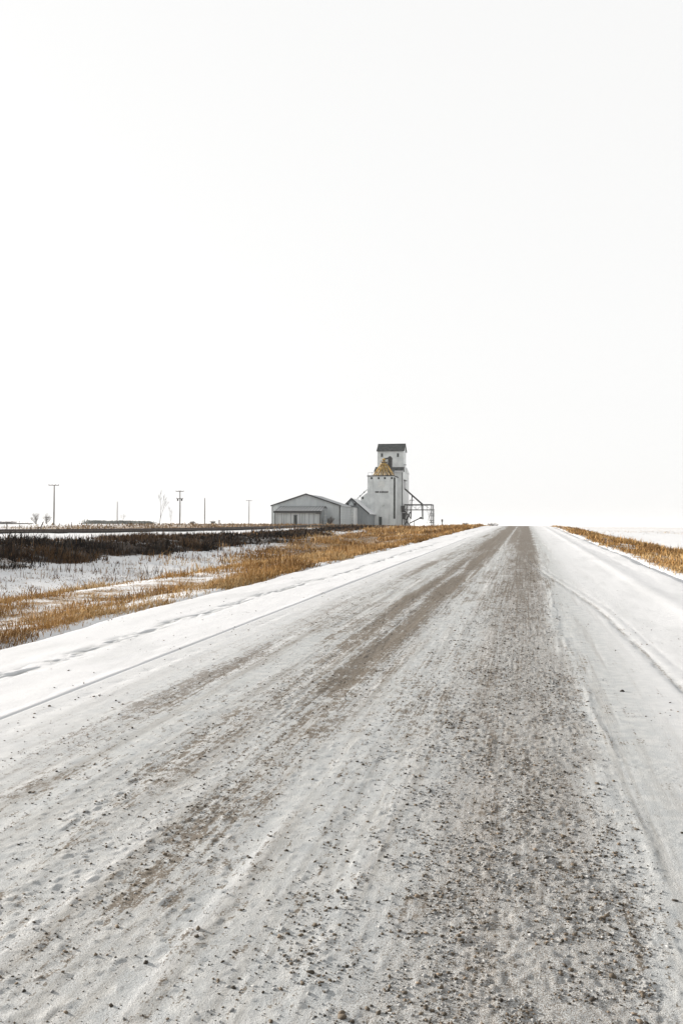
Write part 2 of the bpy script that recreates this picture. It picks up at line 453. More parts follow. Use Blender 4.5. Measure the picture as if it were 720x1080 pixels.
    z = z - smooth(18, 26, y) * 0.012 * np.exp(-(rut2 / 0.22) ** 2) * (0.5 + noise(x / .12, y / 1.1, 44)) + 0.02 * np.exp(-((x - 2.6) / 0.2) ** 2)
    # outer edges sink into the verge with a ragged line
    e1 = 0.45 * (fbm(y / 2.2, 0.2, 45) - 0.5)
    e2 = 0.35 * (fbm(y / 2.5, 0.9, 46) - 0.5)
    z = z - 0.16 * (1 - smooth(ROAD_L, ROAD_L + 0.45, x + e1)) - 0.16 * smooth(ROAD_R - 0.4, ROAD_R, x + e2)
    # ---- colour masks
    rng_y = smooth(3, 22, y)
    fade = 0.35 + 0.65 * smooth(2.4, 5.0, y + 2.0 * (noise(x / .5, y / 1.2, 66) - .5))
    b1 = 0.9 * fade * np.exp(-((x + 1.66 + 0.12 * (noise(y / 3.0, 6.1, 60) - .5)) / 0.27) ** 2) * (0.80 + 0.2 * rng_y) * (0.55 + 0.85 * noise(x / .6, y / 3.0, 52))
    b2 = fade * np.exp(-((x + 2.12) / 0.22) ** 2) * (0.62 + 0.2 * rng_y) * (0.40 + 1.1 * noise(x / .6, y / 4.0, 53))
    b3 = fade * np.exp(-((x + 3.05) / 0.25) ** 2) * 0.55 * noise(x / .6, y / 4.0, 54) * 1.4
    b4 = np.exp(-((x + 1.36) / 0.10) ** 2) * (0.35 + 0.3 * rng_y) * (0.3 + noise(x / .6, y / 3.0, 55))
    farw = smooth(18, 60, y)
    b5 = smooth(-3.2, -2.0, x) * (1 - smooth(-1.45, -0.95, x)) * (0.35 * smooth(5, 11, y) + 0.65 * smooth(13, 42, y)) * (0.68 + 0.22 * farw) * (0.66 + 0.55 * noise(x / .4, y / 9.0, 56))
    soft = smooth(-1.25, -0.15, x + 0.35 * (noise(x / .25, y / 2.2, 57) - .5)) * (1 - smooth(ed - 0.35, ed + 0.08, x))
    b6 = soft * (0.16 + 0.40 * rng_y + 0.32 * farw) * (0.78 + 0.44 * noise(x / .22, y / 2.6, 58))
    b7 = smooth(-1.3, -0.9, x) * (1 - smooth(-0.6, -0.4, x)) * (0.10 + 0.66 * smooth(20, 65, y)) * (0.7 + 0.5 * noise(x / .3, y / 7.0, 59))
    b8 = (0.10 + 0.30 * smooth(0.4, 0.75, fbm(x / .7, y / 2.4, 67))) * smooth(-4.0, -3.3, x) * (1 - smooth(ed, ed + .3, x))
    dirt = np.clip(np.maximum.reduce([b1, b2, b3, b4, b5, b6, b7, b8]) * (1 + 0.28 * smooth(6, 20, y)), 0, 1.2)
    clean = np.clip(sh + 0.55 * (1 - smooth(-4.0, -2.7, x)) + smooth(ed + 0.15, 1.4, x) * (0.62 + 0.25 * smooth(1.3, 2.2, x)), 0, 1)
    scuff = 0.30 * smooth(0.5, 0.75, fbm(x / .35, y / 1.8, 68)) * (1 - smooth(-4.05, -3.95, x)) + 0.25 * smooth(0.5, 0.75, fbm(x / .5, y / 3.0, 69)) * smooth(1.0, 1.6, x)
    clean = clean * (1 - 0.9 * crust) * (1 - 0.7 * groove) * (1 - scuff)
    dirt = np.maximum(dirt, 0.5 * groove)
    return z, dirt, np.clip(trav * (0.35 + 0.65 * np.maximum(lane, 0.5 * lane2)), 0, 1), clean

def build_road():
    xs = np.concatenate([np.arange(ROAD_L, -5.25, 0.065), np.arange(-5.25, -4.75, 0.022), np.arange(-4.75, -4.3, 0.06), np.arange(-4.3, -3.6, 0.016), np.arange(-3.6, -2.6, 0.024), np.arange(-2.6, -0.8, 0.0115),
                         np.arange(-0.8, 0.75, 0.0072), np.arange(0.75, 1.72, 0.0125), np.arange(1.72, ROAD_R, 0.055), [ROAD_R]])
    ys = [-30, -20, -12, -7, -4, -2, -1, -0.3, 0.2, 0.6]
    y = 0.9
    while y < 9: ys.append(y); y *= 1.0037 if y > 1.9 else 1.03
    while y < 175: ys.append(y); y *= 1.0085
    while y < 900: ys.append(y); y *= 1.04
    ys = np.array(ys)
    X, Y = np.meshgrid(xs, ys)
    z, dirt, lane, clean = road_fields(X, Y)
    me = mesh_np('road', np.stack([X, Y, z], -1).reshape(-1, 3), grid_faces(len(ys), len(xs)), True)
    attr_f(me, 'dirt', dirt); attr_f(me, 'lane', lane); attr_f(me, 'clean', clean)
    o = tag(link('road', me, M['road']), kind='structure')
    return o

# ------------------------------------------------------------------ loose frozen gravel
ICO = None
def ico():
    global ICO
    if ICO is None:
        bm = bmesh.new(); bmesh.ops.create_icosphere(bm, subdivisions=1, radius=1.0)
        bm.verts.ensure_lookup_table()
        ICO = (np.array([v.co[:] for v in bm.verts]), np.array([[v.index for v in f.verts] for f in bm.faces])); bm.free()
    return ICO

OCT = (np.array([[1, 0, 0], [-1, 0, 0], [0, 1, 0], [0, -1, 0], [0, 0, 1], [0, 0, -1]], float),
       np.array([[0, 2, 4], [2, 1, 4], [1, 3, 4], [3, 0, 4], [2, 0, 5], [1, 2, 5], [3, 1, 5], [0, 3, 5]]))

def clod_mesh(name, P, s, tint, shape=None):
    """P (n,3) centres, s (n,) radii, tint (n,3)"""
    V0, F0 = shape or ico(); n = len(P)
    jit = 1 + rng.uniform(-0.5, 0.45, (n, len(V0), 1))
    sc = s[:, None, None] * np.stack([rng.uniform(0.8, 1.45, n), rng.uniform(0.75, 1.2, n), rng.uniform(0.45, 0.85, n)], -1)[:, None, :]
    a = rng.uniform(0, 2 * math.pi, n); ca, sa = np.cos(a)[:, None], np.sin(a)[:, None]
    V = V0[None] * jit * sc
    V = np.stack([V[..., 0] * ca - V[..., 1] * sa, V[..., 0] * sa + V[..., 1] * ca, V[..., 2]], -1) + P[:, None, :]
    F = (F0[None] + (np.arange(n) * len(V0))[:, None, None]).reshape(-1, 3)
    me = mesh_np(name, V.reshape(-1, 3), F)
    attr_c(me, 'tint', np.repeat(tint, len(V0), 0))
    return me

def build_gravel():
    P = []
    def scatter(n, xa, xb, ya, yb, smin, smed, smax, thin=None, snowy=0.3):
        # even in picture density: sample 1/y uniformly blended with uniform ground density
        y = ya * (yb / ya) ** rng.random(n)
        x = rng.uniform(xa, xb, n)
        keep = np.ones(n, bool) if thin is None else rng.random(n) < thin(x, y)
        x, y = x[keep], y[keep]; k = len(x)
        s = np.clip(smed * np.exp(rng.normal(0, 0.62, k)), smin, smax) * (1 + 0.02 * np.minimum(y, 30))
        P.append((x, y, s, np.full(k, snowy)))
    lanef = lambda x, y: (0.10 + 0.90 * smooth(0.38, 0.68, 0.5 * noise(x / 0.28, y / 0.8, 81) + 0.5 * noise(x / 0.06, y / 0.09, 84))) * (1 - smooth(lane_edge(y) - 0.15, lane_edge(y) + 0.10, x)) * smooth(-1.3, -0.25, x)
    scatter(70000, -1.3, 0.72, 1.5, 36, 0.0012, 0.0023, 0.011, lanef, 0.38)
    scatter(58000, -1.35, 0.75, 1.5, 16, 0.0018, 0.0030, 0.008, lanef, 0.62)
    band = lambda x, y: 0.16 + 0.9 * np.exp(-((x + 1.8) / 0.5) ** 2) * noise(x / .4, y / 2, 82)
    scatter(24000, -3.9, -0.6, 1.6, 34, 0.0012, 0.0021, 0.009, band, 0.12)
    wheel = lambda x, y: (np.exp(-((x + 1.66) / 0.20) ** 2) + 0.8 * np.exp(-((x + 2.14) / 0.2) ** 2) + 0.5 * np.exp(-((x + 3.05) / 0.2) ** 2)) * smooth(0.35, 0.65, 0.6 * noise(x / .3, y / 1.4, 85) + 0.4 * noise(x / .07, y / .12, 86)) * smooth(2.2, 5.0, y)
    scatter(42000, -3.6, -1.2, 2.0, 22, 0.0012, 0.0023, 0.006, wheel, 0.05)
    clump = lambda x, y: smooth(0.5, 0.72, noise(x / 0.5, y / 0.8, 83)) + 0.08
    scatter(7500, -3.9, -0.5, 1.6, 26, 0.0013, 0.0025, 0.0105, clump, 0.12)
    scatter(500, -6.2, -3.9, 7, 26, 0.002, 0.0036, 0.009, clump, 0.1)
    scatter(1300, 0.5, 3.4, 3.0, 20, 0.002, 0.0038, 0.009, clump, 0.1)
    x = np.concatenate([p[0] for p in P]); y = np.concatenate([p[1] for p in P]); s = np.concatenate([p[2] for p in P]); sn = np.concatenate([p[3] for p in P])
    z0 = road_fields(x, y)[0]
    n = len(x)
    v = rng.random(n)[:, None]
    dark = np.array([0.03, 0.026, 0.021]) * (1 - v) + np.array([0.125, 0.10, 0.073]) * v
    tan = np.array([0.16, 0.125, 0.092])
    icy = np.array([0.25, 0.252, 0.25]) * (0.6 + 0.45 * v)
    t = np.where(rng.random(n)[:, None] < 0.10, tan, dark)
    ice = rng.random(n) < sn
    t = np.where(ice[:, None], icy, t)
    z = z0 + s * np.where(ice, -0.05, 0.22)
    P3 = np.stack([x, y, z], -1)
    fine = s < 0.0034
    me = clod_mesh('fine_grit', P3[fine], s[fine] * 1.15, t[fine], OCT)
    tag(link('fine_grit', me, M['clod']), 'fine frozen grit sprinkled thickly along the gravel lane and wheel bands', 'grit', kind='stuff')
    me = clod_mesh('gravel', P3[~fine], s[~fine], t[~fine])
    return tag(link('gravel', me, M['clod']), 'dark frozen gravel and ice crumbs scattered over the packed snow of the road', 'gravel', kind='stuff')

def clod_thing(x, y, s, label):
    z = float(road_fields(np.array([x]), np.array([y]))[0][0])
    me = clod_mesh('frozen_clod', np.array([[0, 0, s * 0.3]]), np.array([s]), np.array([[0.04, 0.034, 0.03]]))
    o = link('frozen_clod', me, M['clod']); o.location = (x, y, z)
    return tag(o, label, 'clod')

# ------------------------------------------------------------------ dry grass
def blade_mesh(name, x, y, h, w, tints, lean=0.35, zfun=ground_z, sink=0.02):
    n = len(x)
    z = zfun(x, y) - sink
    a = rng.uniform(0, 2 * math.pi, n); dx, dy = np.cos(a) * w * 0.5, np.sin(a) * w * 0.5
    la = rng.normal(0.3, 2.2, n); lm = np.minimum(np.abs(rng.normal(0, lean, n)), 1.25) * h
    lx, ly = np.cos(la) * lm, np.sin(la) * lm * 0.8
    V = np.empty((n, 5, 3))
    V[:, 0] = np.stack([x - dx, y - dy, z], -1); V[:, 1] = np.stack([x + dx, y + dy, z], -1)
    mx, my, mz = x + lx * 0.35, y + ly * 0.35, z + h * 0.6
    V[:, 2] = np.stack([mx - dx * 0.75, my - dy * 0.75, mz], -1); V[:, 3] = np.stack([mx + dx * 0.75, my + dy * 0.75, mz], -1)
    V[:, 4] = np.stack([x + lx, y + ly, z + h * np.sqrt(np.clip(1 - (lm / h) ** 2 * 0.5, 0.3, 1))], -1)
    F = np.array([[0, 1, 3], [0, 3, 2], [2, 3, 4]])[None] + (np.arange(n) * 5)[:, None, None]
    me = mesh_np(name, V.reshape(-1, 3), F.reshape(-1, 3))
    attr_c(me, 'tint', np.repeat(tints, 5, 0))
    return me

PAL = {
    'gold': np.array([[0.17, 0.092, 0.035], [0.28, 0.155, 0.052], [0.35, 0.205, 0.075], [0.40, 0.25, 0.105], [0.43, 0.30, 0.15]]),
    'straw': np.array([[0.085, 0.055, 0.032], [0.15, 0.088, 0.045], [0.20, 0.125, 0.062], [0.27, 0.18, 0.09], [0.34, 0.25, 0.145]]),
    'shaded_grass': np.array([[0.014, 0.012, 0.011], [0.020, 0.017, 0.015], [0.028, 0.021, 0.017], [0.045, 0.029, 0.019], [0.095, 0.056, 0.028]]),  # brown bank grass darkened to hold the shade of the slope
    'rust': np.array([[0.17, 0.088, 0.035], [0.11, 0.06, 0.03], [0.22, 0.125, 0.05], [0.07, 0.045, 0.028]]),
    'pale': np.array([[0.42, 0.33, 0.22], [0.34, 0.25, 0.16], [0.28, 0.19, 0.11]]),
}


def scatter_grass(name, label, n, xa, xb, ya, yb, dens, hfun, pal, wk=0.00075, wmin=0.006, lean=0.35, clump=0.12, per=7):
    """tufts: n candidates, thinned by dens(x, y); per blades in a tuft"""
    y = ya * (yb / ya) ** rng.random(n) if ya > 0 else rng.uniform(ya, yb, n)
    x = rng.uniform(xa, xb, n)
    k = rng.random(n) < dens(x, y)
    x, y = x[k], y[k]
    x = np.repeat(x, per); y = np.repeat(y, per); m = len(x)
    cs = clump * (1 + 0.012 * y)
    x = x + rng.normal(0, 1, m) * cs; y = y + rng.normal(0, 1, m) * cs * 1.4
    d = np.hypot(x, y)
    w = np.maximum(wmin, wk * d) * rng.uniform(0.6, 1.4, m)
    nt = m // per
    th = np.clip(np.exp(rng.normal(-0.12, 0.38, nt)), 0.35, 1.7)
    h = hfun(x, y) * rng.uniform(0.35, 1.2, m) * np.repeat(th, per)
    p = PAL[pal]
    # neighbouring tufts share a shade
    sel = np.clip((noise(x / 1.7, y / 4.5, 301) * 1.3 - 0.15) * len(p), 0, len(p) - 1).astype(int)
    tint = np.where(rng.random(m)[:, None] < 0.6, p[sel], p[rng.integers(0, len(p), m)]) * rng.uniform(0.7, 1.2, (m, 1))
    me = blade_mesh(name, x, y, h, w, tint, lean)
    return tag(link(name, me, M['grass']), label, 'grass', kind='stuff')

def build_grass():
    e1 = lambda y: 0.45 * (fbm(y / 2.2, 0.2, 45) - 0.5)
    # strip hugging the left edge of the road
    def d_edge(x, y):
        u = -x; s = u - 6.45 - e1(y) - 0.25 * (noise(y / 5.0, 3.1, 91) - .5)
        wd = 0.55 + 0.9 * smooth(8, 30, y)
        return smooth(-0.05, 0.1, s) * (1 - smooth(wd * .6, wd, s)) * (0.08 + 0.92 * smooth(0.35, 0.62, noise(x / 0.8, y / 2.4, 92)))
    scatter_grass('verge_grass', 'golden dry grass fringe along the left edge of the snowy road', 30000, -8.8, -6.3, 5, 140, d_edge,
                  lambda x, y: 0.06 + 0.13 * noise(x / .8, y / 2, 93) + 0.0011 * y, 'gold', per=9, clump=0.07, lean=1.1)
    # broken tussocks on the ditch shelf
    def d_shelf(x, y):
        u = -x
        m = smooth(7.0, 7.8, u) * (1 - smooth(12.5, 15.5, u)) * (1 - smooth(60, 80, y))
        return m * smooth(0.47, 0.62, 0.6 * noise(x / 1.3, y / 3.6, 94) + 0.4 * noise(x / 0.5, y / 0.9, 95))
    scatter_grass('ditch_grass', 'broken straw and brown grass tussocks in the snowy ditch left of the road', 15000, -15.5, -6.8, 5, 80, d_shelf,
                  lambda x, y: 0.07 + 0.22 * noise(x / 1.2, y / 2, 96), 'gold', per=9, clump=0.10, lean=1.1)
    def d_lit(x, y):
        u = -x
        return smooth(6.8, 7.6, u) * (1 - smooth(16, 21, u)) * (1 - smooth(70, 95, y)) * (0.12 + 0.88 * smooth(0.42, 0.62, 0.5 * noise(x / 2.0, y / 5.0, 121) + 0.5 * noise(x / 0.35, y / 0.6, 122)))
    scatter_grass('ditch_stubble', 'short flattened straw stubble showing through the ditch snow', 16000, -21, -6.7, 6, 95, d_lit,
                  lambda x, y: 0.07 + 0.08 * noise(x / 1.0, y / 2, 123), 'straw', per=4, clump=0.10, lean=1.1)
    # tall golden stand
    def d_gold(x, y):
        u = -x
        m = smooth(6.8, 7.4, u) * (1 - smooth(18.5, 22.5, u)) * smooth(30, 54, y + 1.5 * (13 - u)) * (1 - smooth(165, 185, y))
        sp = np.exp(-(((x + 22.5) / 3.2) ** 2 + ((y - 104) / 12) ** 2))
        return m * (1 - sp) * (0.06 + 0.94 * smooth(0.36, 0.6, noise(x / 1.8, y / 6.0, 97)))
    scatter_grass('golden_grass', 'tall golden prairie grass filling the far ditch towards the elevator', 15000, -23, -6.6, 34, 185, d_gold,
                  lambda x, y: 0.12 + 0.32 * noise(x / 2, y / 4, 98), 'gold', per=7, clump=0.18, lean=1.0)
    # bank grass, coloured near-black to carry the shade on its near slope
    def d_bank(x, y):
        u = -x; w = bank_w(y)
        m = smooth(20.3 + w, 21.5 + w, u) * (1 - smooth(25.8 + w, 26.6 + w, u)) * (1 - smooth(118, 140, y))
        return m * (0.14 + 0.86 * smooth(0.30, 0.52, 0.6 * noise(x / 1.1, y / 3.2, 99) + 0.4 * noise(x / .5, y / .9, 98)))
    scatter_grass('shaded_bank_grass', 'matted grass covering the railway bank left of the ditch, its shade painted into the colour', 13000, -28, -19.5, 12, 140, d_bank,
                  lambda x, y: 0.22 + 0.28 * noise(x / 1.5, y / 3, 100), 'shaded_grass', per=7, clump=0.14, lean=0.8, wk=0.0009)
    def d_top(x, y):
        u = -x; w = bank_w(y)
        return smooth(24.3 + w, 25.2 + w, u) * (1 - smooth(26.4 + w, 27.6 + w, u)) * (0.2 + 0.8 * smooth(0.35, 0.6, noise(x / 1.4, y / 4, 101)))
    scatter_grass('bank_top_grass', 'rust brown grass along the top of the dark bank', 5200, -28.5, -23.5, 14, 215, d_top,
                  lambda x, y: 0.16 + 0.22 * noise(x / 1.5, y / 3, 102), 'rust', per=6, clump=0.13, lean=0.3, wk=0.0008)
    # thin stalks in the shaded snow
    scatter_grass('snow_stalks', 'thin dark stalks poking through the blue shaded ditch snow', 2600, -22, -13.5, 14, 75,
                  lambda x, y: 0.03 + 0.8 * smooth(0.58, 0.75, noise(x / 1.2, y / 2.6, 103)), lambda x, y: 0.15 + 0.25 * noise(x / 1.0, y / 2, 104), 'rust', per=3, clump=0.08, lean=0.25, wk=0.0006)
    # beyond the track and in front of the sheds
    def d_far(x, y):
        u = -x
        return (smooth(40, 42, u) * (1 - smooth(50, 62, u)) * 0.45 + smooth(25, 34, u) * (1 - smooth(80, 110, u)) * smooth(105, 140, y) * (1 - smooth(232, 246, y))) * (0.3 + 0.7 * noise(x / 4, y / 6, 105))
    scatter_grass('yard_grass', 'brown dead grass in front of the grain sheds and along the track', 9000, -112, -24, 35, 248, d_far,
                  lambda x, y: 0.28 + 0.22 * noise(x / 3, y / 5, 106), 'straw', per=5, clump=0.3, lean=0.35, wk=0.0008)
    # right verge
    e2 = lambda y: 0.35 * (fbm(y / 2.5, 0.9, 46) - 0.5)
    def d_right(x, y):
        a = smooth(4.15, 4.4, x + e2(y)) * (1 - smooth(5.2, 5.6, x)) * 0.6 * smooth(0.3, 0.6, noise(x / .7, y / 4, 107))
        b = smooth(5.6, 6.3, x) * (1 - smooth(9.2, 11.0, x)) * (0.10 + 0.9 * smooth(0.34, 0.58, noise(x / 1.3, y / 6, 108)))
        return np.maximum(a, b)
    scatter_grass('right_verge_grass', 'golden dry grass strip between the road and the snowy field on the right', 15000, 4.0, 11.5, 17, 190, d_right,
                  lambda x, y: np.where(x < 5.6, 0.07, 0.12) + 0.24 * noise(x / 1.3, y / 3, 109), 'gold', per=8, clump=0.12, lean=1.0)
    scatter_grass('field_stubble', 'sparse pale stubble standing in the white field on the right', 2600, 11, 90, 40, 420,
                  lambda x, y: 0.25 + 0.75 * smooth(0.5, 0.7, noise(x / 9, y / 30, 110)), lambda x, y: 0.14 + 0 * x, 'pale', per=3, clump=0.4, wk=0.0006)

# ------------------------------------------------------------------ simple solids
class MB:
    def __init__(self): self.v, self.f = [], []
    def box(self, x0, x1, y0, y1, z0, z1):
        i = len(self.v)
        self.v += [(x0, y0, z0), (x1, y0, z0), (x1, y1, z0), (x0, y1, z0), (x0, y0, z1), (x1, y0, z1), (x1, y1, z1), (x0, y1, z1)]
        self.f += [tuple(i + k for k in q) for q in ((0, 3, 2, 1), (4, 5, 6, 7), (0, 1, 5, 4), (1, 2, 6, 5), (2, 3, 7, 6), (3, 0, 4, 7))]
        return self
    def prism(self, pts, y0, y1):
        """outline in x,z (anticlockwise seen from -y) extruded along y"""
        i, n = len(self.v), len(pts)
        self.v += [(x, y0, z) for x, z in pts] + [(x, y1, z) for x, z in pts]
        self.f.append(tuple(range(i, i + n))); self.f.append(tuple(range(i + 2 * n - 1, i + n - 1, -1)))
        for k in range(n):
            k2 = (k + 1) % n
            self.f.append((i + k2, i + k, i + n + k, i + n + k2))
        return self
    def prism_x(self, pts, x0, x1):
        """outline in y,z extruded along x"""
        i, n = len(self.v), len(pts)
        self.v += [(x0, y, z) for y, z in pts] + [(x1, y, z) for y, z in pts]
        self.f.append(tuple(range(i + n - 1, i - 1, -1))); self.f.append(tuple(range(i + n, i + 2 * n)))
        for k in range(n):
            k2 = (k + 1) % n
            self.f.append((i + k, i + k2, i + n + k2, i + n + k))
        return self
    def tube(self, pts, radii, seg=8, caps=True):
        pts = [Vector(p) for p in pts]
        if not hasattr(radii, '__len__'): radii = [radii] * len(pts)
        i0 = len(self.v)
        for k, p in enumerate(pts):
            d = (pts[min(k + 1, len(pts) - 1)] - pts[max(k - 1, 0)]).normalized()
            a = d.cross(Vector((0, 0, 1)))
            if a.length < 0.05: a = d.cross(Vector((1, 0, 0)))
            a.normalize(); b = d.cross(a)
            for s in range(seg):
                t = 2 * math.pi * s / seg
                self.v.append(tuple(p + (a * math.cos(t) + b * math.sin(t)) * radii[k]))
        for k in range(len(pts) - 1):
            for s in range(seg):
                s2 = (s + 1) % seg; q = i0 + k * seg
                self.f.append((q + s, q + s2, q + seg + s2, q + seg + s))
        if caps:
            self.f.append(tuple(range(i0 + seg - 1, i0 - 1, -1)))
            e = i0 + (len(pts) - 1) * seg
            self.f.append(tuple(range(e, e + seg)))
        return self
    def mesh(self, name, base=(0, 0, 0)):
        me = bpy.data.meshes.new(name)
        me.from_pydata([(x - base[0], y - base[1], z - base[2]) for x, y, z in self.v], [], self.f)
        bm = bmesh.new(); bm.from_mesh(me); bmesh.ops.recalc_face_normals(bm, faces=bm.faces); bm.to_mesh(me); bm.free()
        me.update(); return me
    def build(self, name, m, root=None, parent=None):
        """root: the thing's Empty (gives the origin); parent: a part that this is a sub-part of"""
        base = root.location if root is not None else (0, 0, 0)
        return link(name, self.mesh(name, base), m, parent or root)

def battens(root, m, x0, x1, step, y, z0, z1, parent=None, w=0.07, d=0.05, ztop=None, name='batten'):
    n = int(round((x1 - x0) / step))
    for k in range(1, n):
        x = x0 + (x1 - x0) * k / n
        zt = z1 if ztop is None else ztop(x)
        MB().box(x - w / 2, x + w / 2, y - d, y - 0.003, z0, zt).build(name, m, root, parent)

# ------------------------------------------------------------------ grain elevator
def grain_elevator():
    YA, YM, YC = 280.0, 290.0, 293.0
    gx = lambda px, Y: at(px, 545, Y).x
    gz = lambda py, Y, px=405: at(px, py, Y).z
    z0 = 1.0
    xa0, xa1 = gx(387.2, YA), gx(414.6, YA)
    za = gz(502.3, YA)
    root = empty('grain_elevator', ((xa0 + xa1) / 2, YA + 8, z0), 'tall white wooden grain elevator with dark cupola roof and yellow spouts', 'grain elevator')
    B = lambda: MB()
    # annex
    B().box(xa0, xa1, YA, YM - 0.01, z0, za).build('annex_wall', M['white_wall'], root)
    cap = B().box(xa0 - .15, xa1 + .15, YA - .15, YM - .02, za + .003, za + .32).build('annex_cap', M['trim'], root)
    for px in (391.5, 399.0, 405.5, 412.8):
        x = gx(px, YA); B().box(x - .32, x + .32, YA - .08, YA - .003, za - .95, za - .3).build('vent', M['glass'], root)
    # cladding seams
    battens(root, M['white_wall'], xa0, xa1, 0.87, YA, z0, za - 1.1, w=.06, d=.035)
    # faded round emblem and dull patch
    c = at(402, 511, YA); n = 20
    B().prism([(c.x + 1.25 * math.cos(2 * math.pi * k / n), c.z + 1.25 * math.sin(2 * math.pi * k / n)) for k in range(n)], YA - .055, YA - .036).build('faded_emblem', M['emblem'], root)
    c = at(404, 533.5, YA)
    B().prism([(c.x - .5, c.z - .35), (c.x + .35, c.z - .2), (c.x + .5, c.z + .4), (c.x - .1, c.z + .3)], YA - .055, YA - .036).build('repair_patch', M['patch'], root)
    # lettering: too faint to read, two groups of dark block capitals
    lz0, lz1 = gz(519.9, YA), gz(518.0, YA)
    glyphs = ['E', 'H', 'A', 'H', 'E', 'A', 'B', 'H', 'E']
    px = [395.4, 396.7, 398.0, 400.2, 401.7, 403.2, 404.8, 406.3, 407.8]
    for k, p in enumerate(px):
        xl, w, hh, s = gx(p, YA), 0.40, lz1 - lz0, 0.15
        b = B(); y0, y1 = YA - .06, YA - .037
        zm = (lz0 + lz1) / 2
        b.box(xl, xl + s, y0, y1, lz0, lz1)
        kind = k % 3
        if kind != 0: b.box(xl + w - s, xl + w, y0, y1, lz0, lz1)
        b.box(xl + s, xl + w - (s if kind else 0), y0, y1, zm - s / 2, zm + s / 2)
        if kind != 1: b.box(xl + s, xl + w - (s if kind else 0), y0, y1, lz1 - s, lz1)
        if kind == 0: b.box(xl + s, xl + w, y0, y1, lz0, lz0 + s)
        b.build('letter', M['letter'], root)
    # door
    xd = gx(401.2, YA); zt = gz(545.2, YA)
    d = B().box(xd - .45, xd + .45, YA - .06, YA - .036, z0, zt).build('door', M['door'], root)
    B().box(xd - .60, xd - .45, YA - .08, YA - .004, z0, zt + .12).build('door_frame', M['trim'], root, d)
    B().box(xd + .28, xd + .36, YA - .13, YA - .061, z0 + 1.5, z0 + 1.62).build('handle', M['rail'], root, d)
    # dark leg casing at the annex corner
    xs0, xs1 = gx(414.7, YA), gx(416.3, YA)
    B().box(xs0, xs1, YA + .1, YA + .8, gz(547, YA), gz(503.5, YA)).build('leg_casing', M['dark_roof'], root)
    # main house
    xm0, xm1 = gx(394.5, YM), gx(424.3, YM)
    zm = gz(497.3, YM); YB = 306.0
    zs = gz(492.2, YC)
    B().box(xm0, xm1, YM, YB, z0, zm).build('house_wall', M['side_wall'], root)
    battens(root, M['side_wall'], xa1 + 0.4, xm1, 0.75, YM, z0, zm - .4, w=.10, d=.08)
    # sloping shoulder roofs front and back
    B().prism_x([(YM - .3, zm + .003), (YC + .4, zm + .003), (YC + .4, zs), ], xm0 - .2, gx(424.6, YM)).build('shoulder_roof', M['dark_roof'], root)
    B().box(gx(415.8, YM), xm1 + .25, YM - .36, YM - .302, zm - .3, zm + .25).build('eave_flashing', M['snow_roof'], root)
    B().box(gx(423.6, YM), xm1 + .02, YM - .12, YM - .003, z0, zm - .32).build('corner_strip', M['trim'], root)  # narrow dark strip down the front right corner
    B().prism_x([(299.0, zm + .003), (YB + .3, zm + .003), (299.0, zs)], xm0 - .2, xm1 + .2).build('rear_shoulder', M['side_wall'], root)
    # cupola
    xc0, xc1 = gx(397.6, YC), gx(425.2, YC)
    ze, zr = gz(475.8, YC), gz(469.2, YC + 3.0)
    yc1 = YC + 6.0
    B().prism_x([(YC, zm + .004), (yc1, zm + .004), (yc1, ze), (YC + 3.0, zr - .25), (YC, ze)], xc0, xc1).build('cupola_wall', M['white_wall'], root)
    battens(root, M['white_wall'], xc0, xc1, 1.15, YC, zs + .02, ze - .3, w=.06, d=.035)
    rf = B().prism_x([(YC - .45, ze - .12), (YC + 3.0, zr), (yc1 + .45, ze - .12), (yc1 + .45, ze + .1), (YC + 3.0, zr + .25), (YC - .45, ze + .1)], xc0 - .3, xc1 + .3).build('cupola_roof', M['dark_roof'], root)
    B().box(xc0 - .32, xc1 + .32, YC + 2.85, YC + 3.15, zr + .2, zr + .34).build('ridge_cap', M['trim'], root, rf)
    for p in (402.6, 419.4):
        c = at(p, 480, YC)
        wdw = B().box(c.x - .34, c.x + .34, YC - .05, YC - .036, c.z - .62, c.z + .62).build('window', M['glass'], root)
        fr = B().box(c.x - .44, c.x - .34, YC - .09, YC - .004, c.z - .72, c.z + .72).box(c.x + .34, c.x + .44, YC - .09, YC - .004, c.z - .72, c.z + .72)
        fr.box(c.x - .34, c.x + .34, YC - .09, YC - .004, c.z + .62, c.z + .72).box(c.x - .34, c.x + .34, YC - .09, YC - .004, c.z - .72, c.z - .62)
        fr.build('frame', M['patch'], root, wdw)
    # small pulley arm at the right of the cupola
    c = at(426.4, 490.2, YC)
    B().box(c.x - .6, c.x + .55, YC + .4, YC + .6, c.z - .12, c.z + .12).build('bracket', M['dark_steel'], root)
    # side wall window (facing the road) with sloping hood
    wy0, wy1 = 292.0, 297.5
    B().box(xm1 + .004, xm1 + .06, wy0, wy1, gz(515.5, 295), gz(507.5, 295)).build('loading_window', M['glass'], root)
    B().box(xm1 + .004, xm1 + .5, wy0 - .1, wy1 + .1, gz(507.3, 295), gz(506.6, 295)).build('window_hood', M['trim'], root)
    for yy in (298.5, 301.2, 303.8):
        B().box(xm1 + .003, xm1 + .05, yy, yy + .08, z0, zm).build('batten', M['side_wall'], root)
    # leg head and distributor with its fan of yellow spouts
    ys = 285.0
    lh = at(410, 490, ys)
    B().box(lh.x - .55, lh.x + .75, ys + 1.2, ys + 2.4, za + .33, gz(484, ys)).build('leg_trunk', M['dark_steel'], root)
    B().prism([(lh.x - .75, gz(484, ys)), (lh.x + .9, gz(484, ys)), (lh.x + .6, gz(481.8, ys)), (lh.x + .25, gz(480.8, ys)), (lh.x - .4, gz(481.6, ys))], ys + .9, ys + 2.7).build('leg_head', M['dark_steel'], root)
    ds = at(404.5, 486.5, ys)
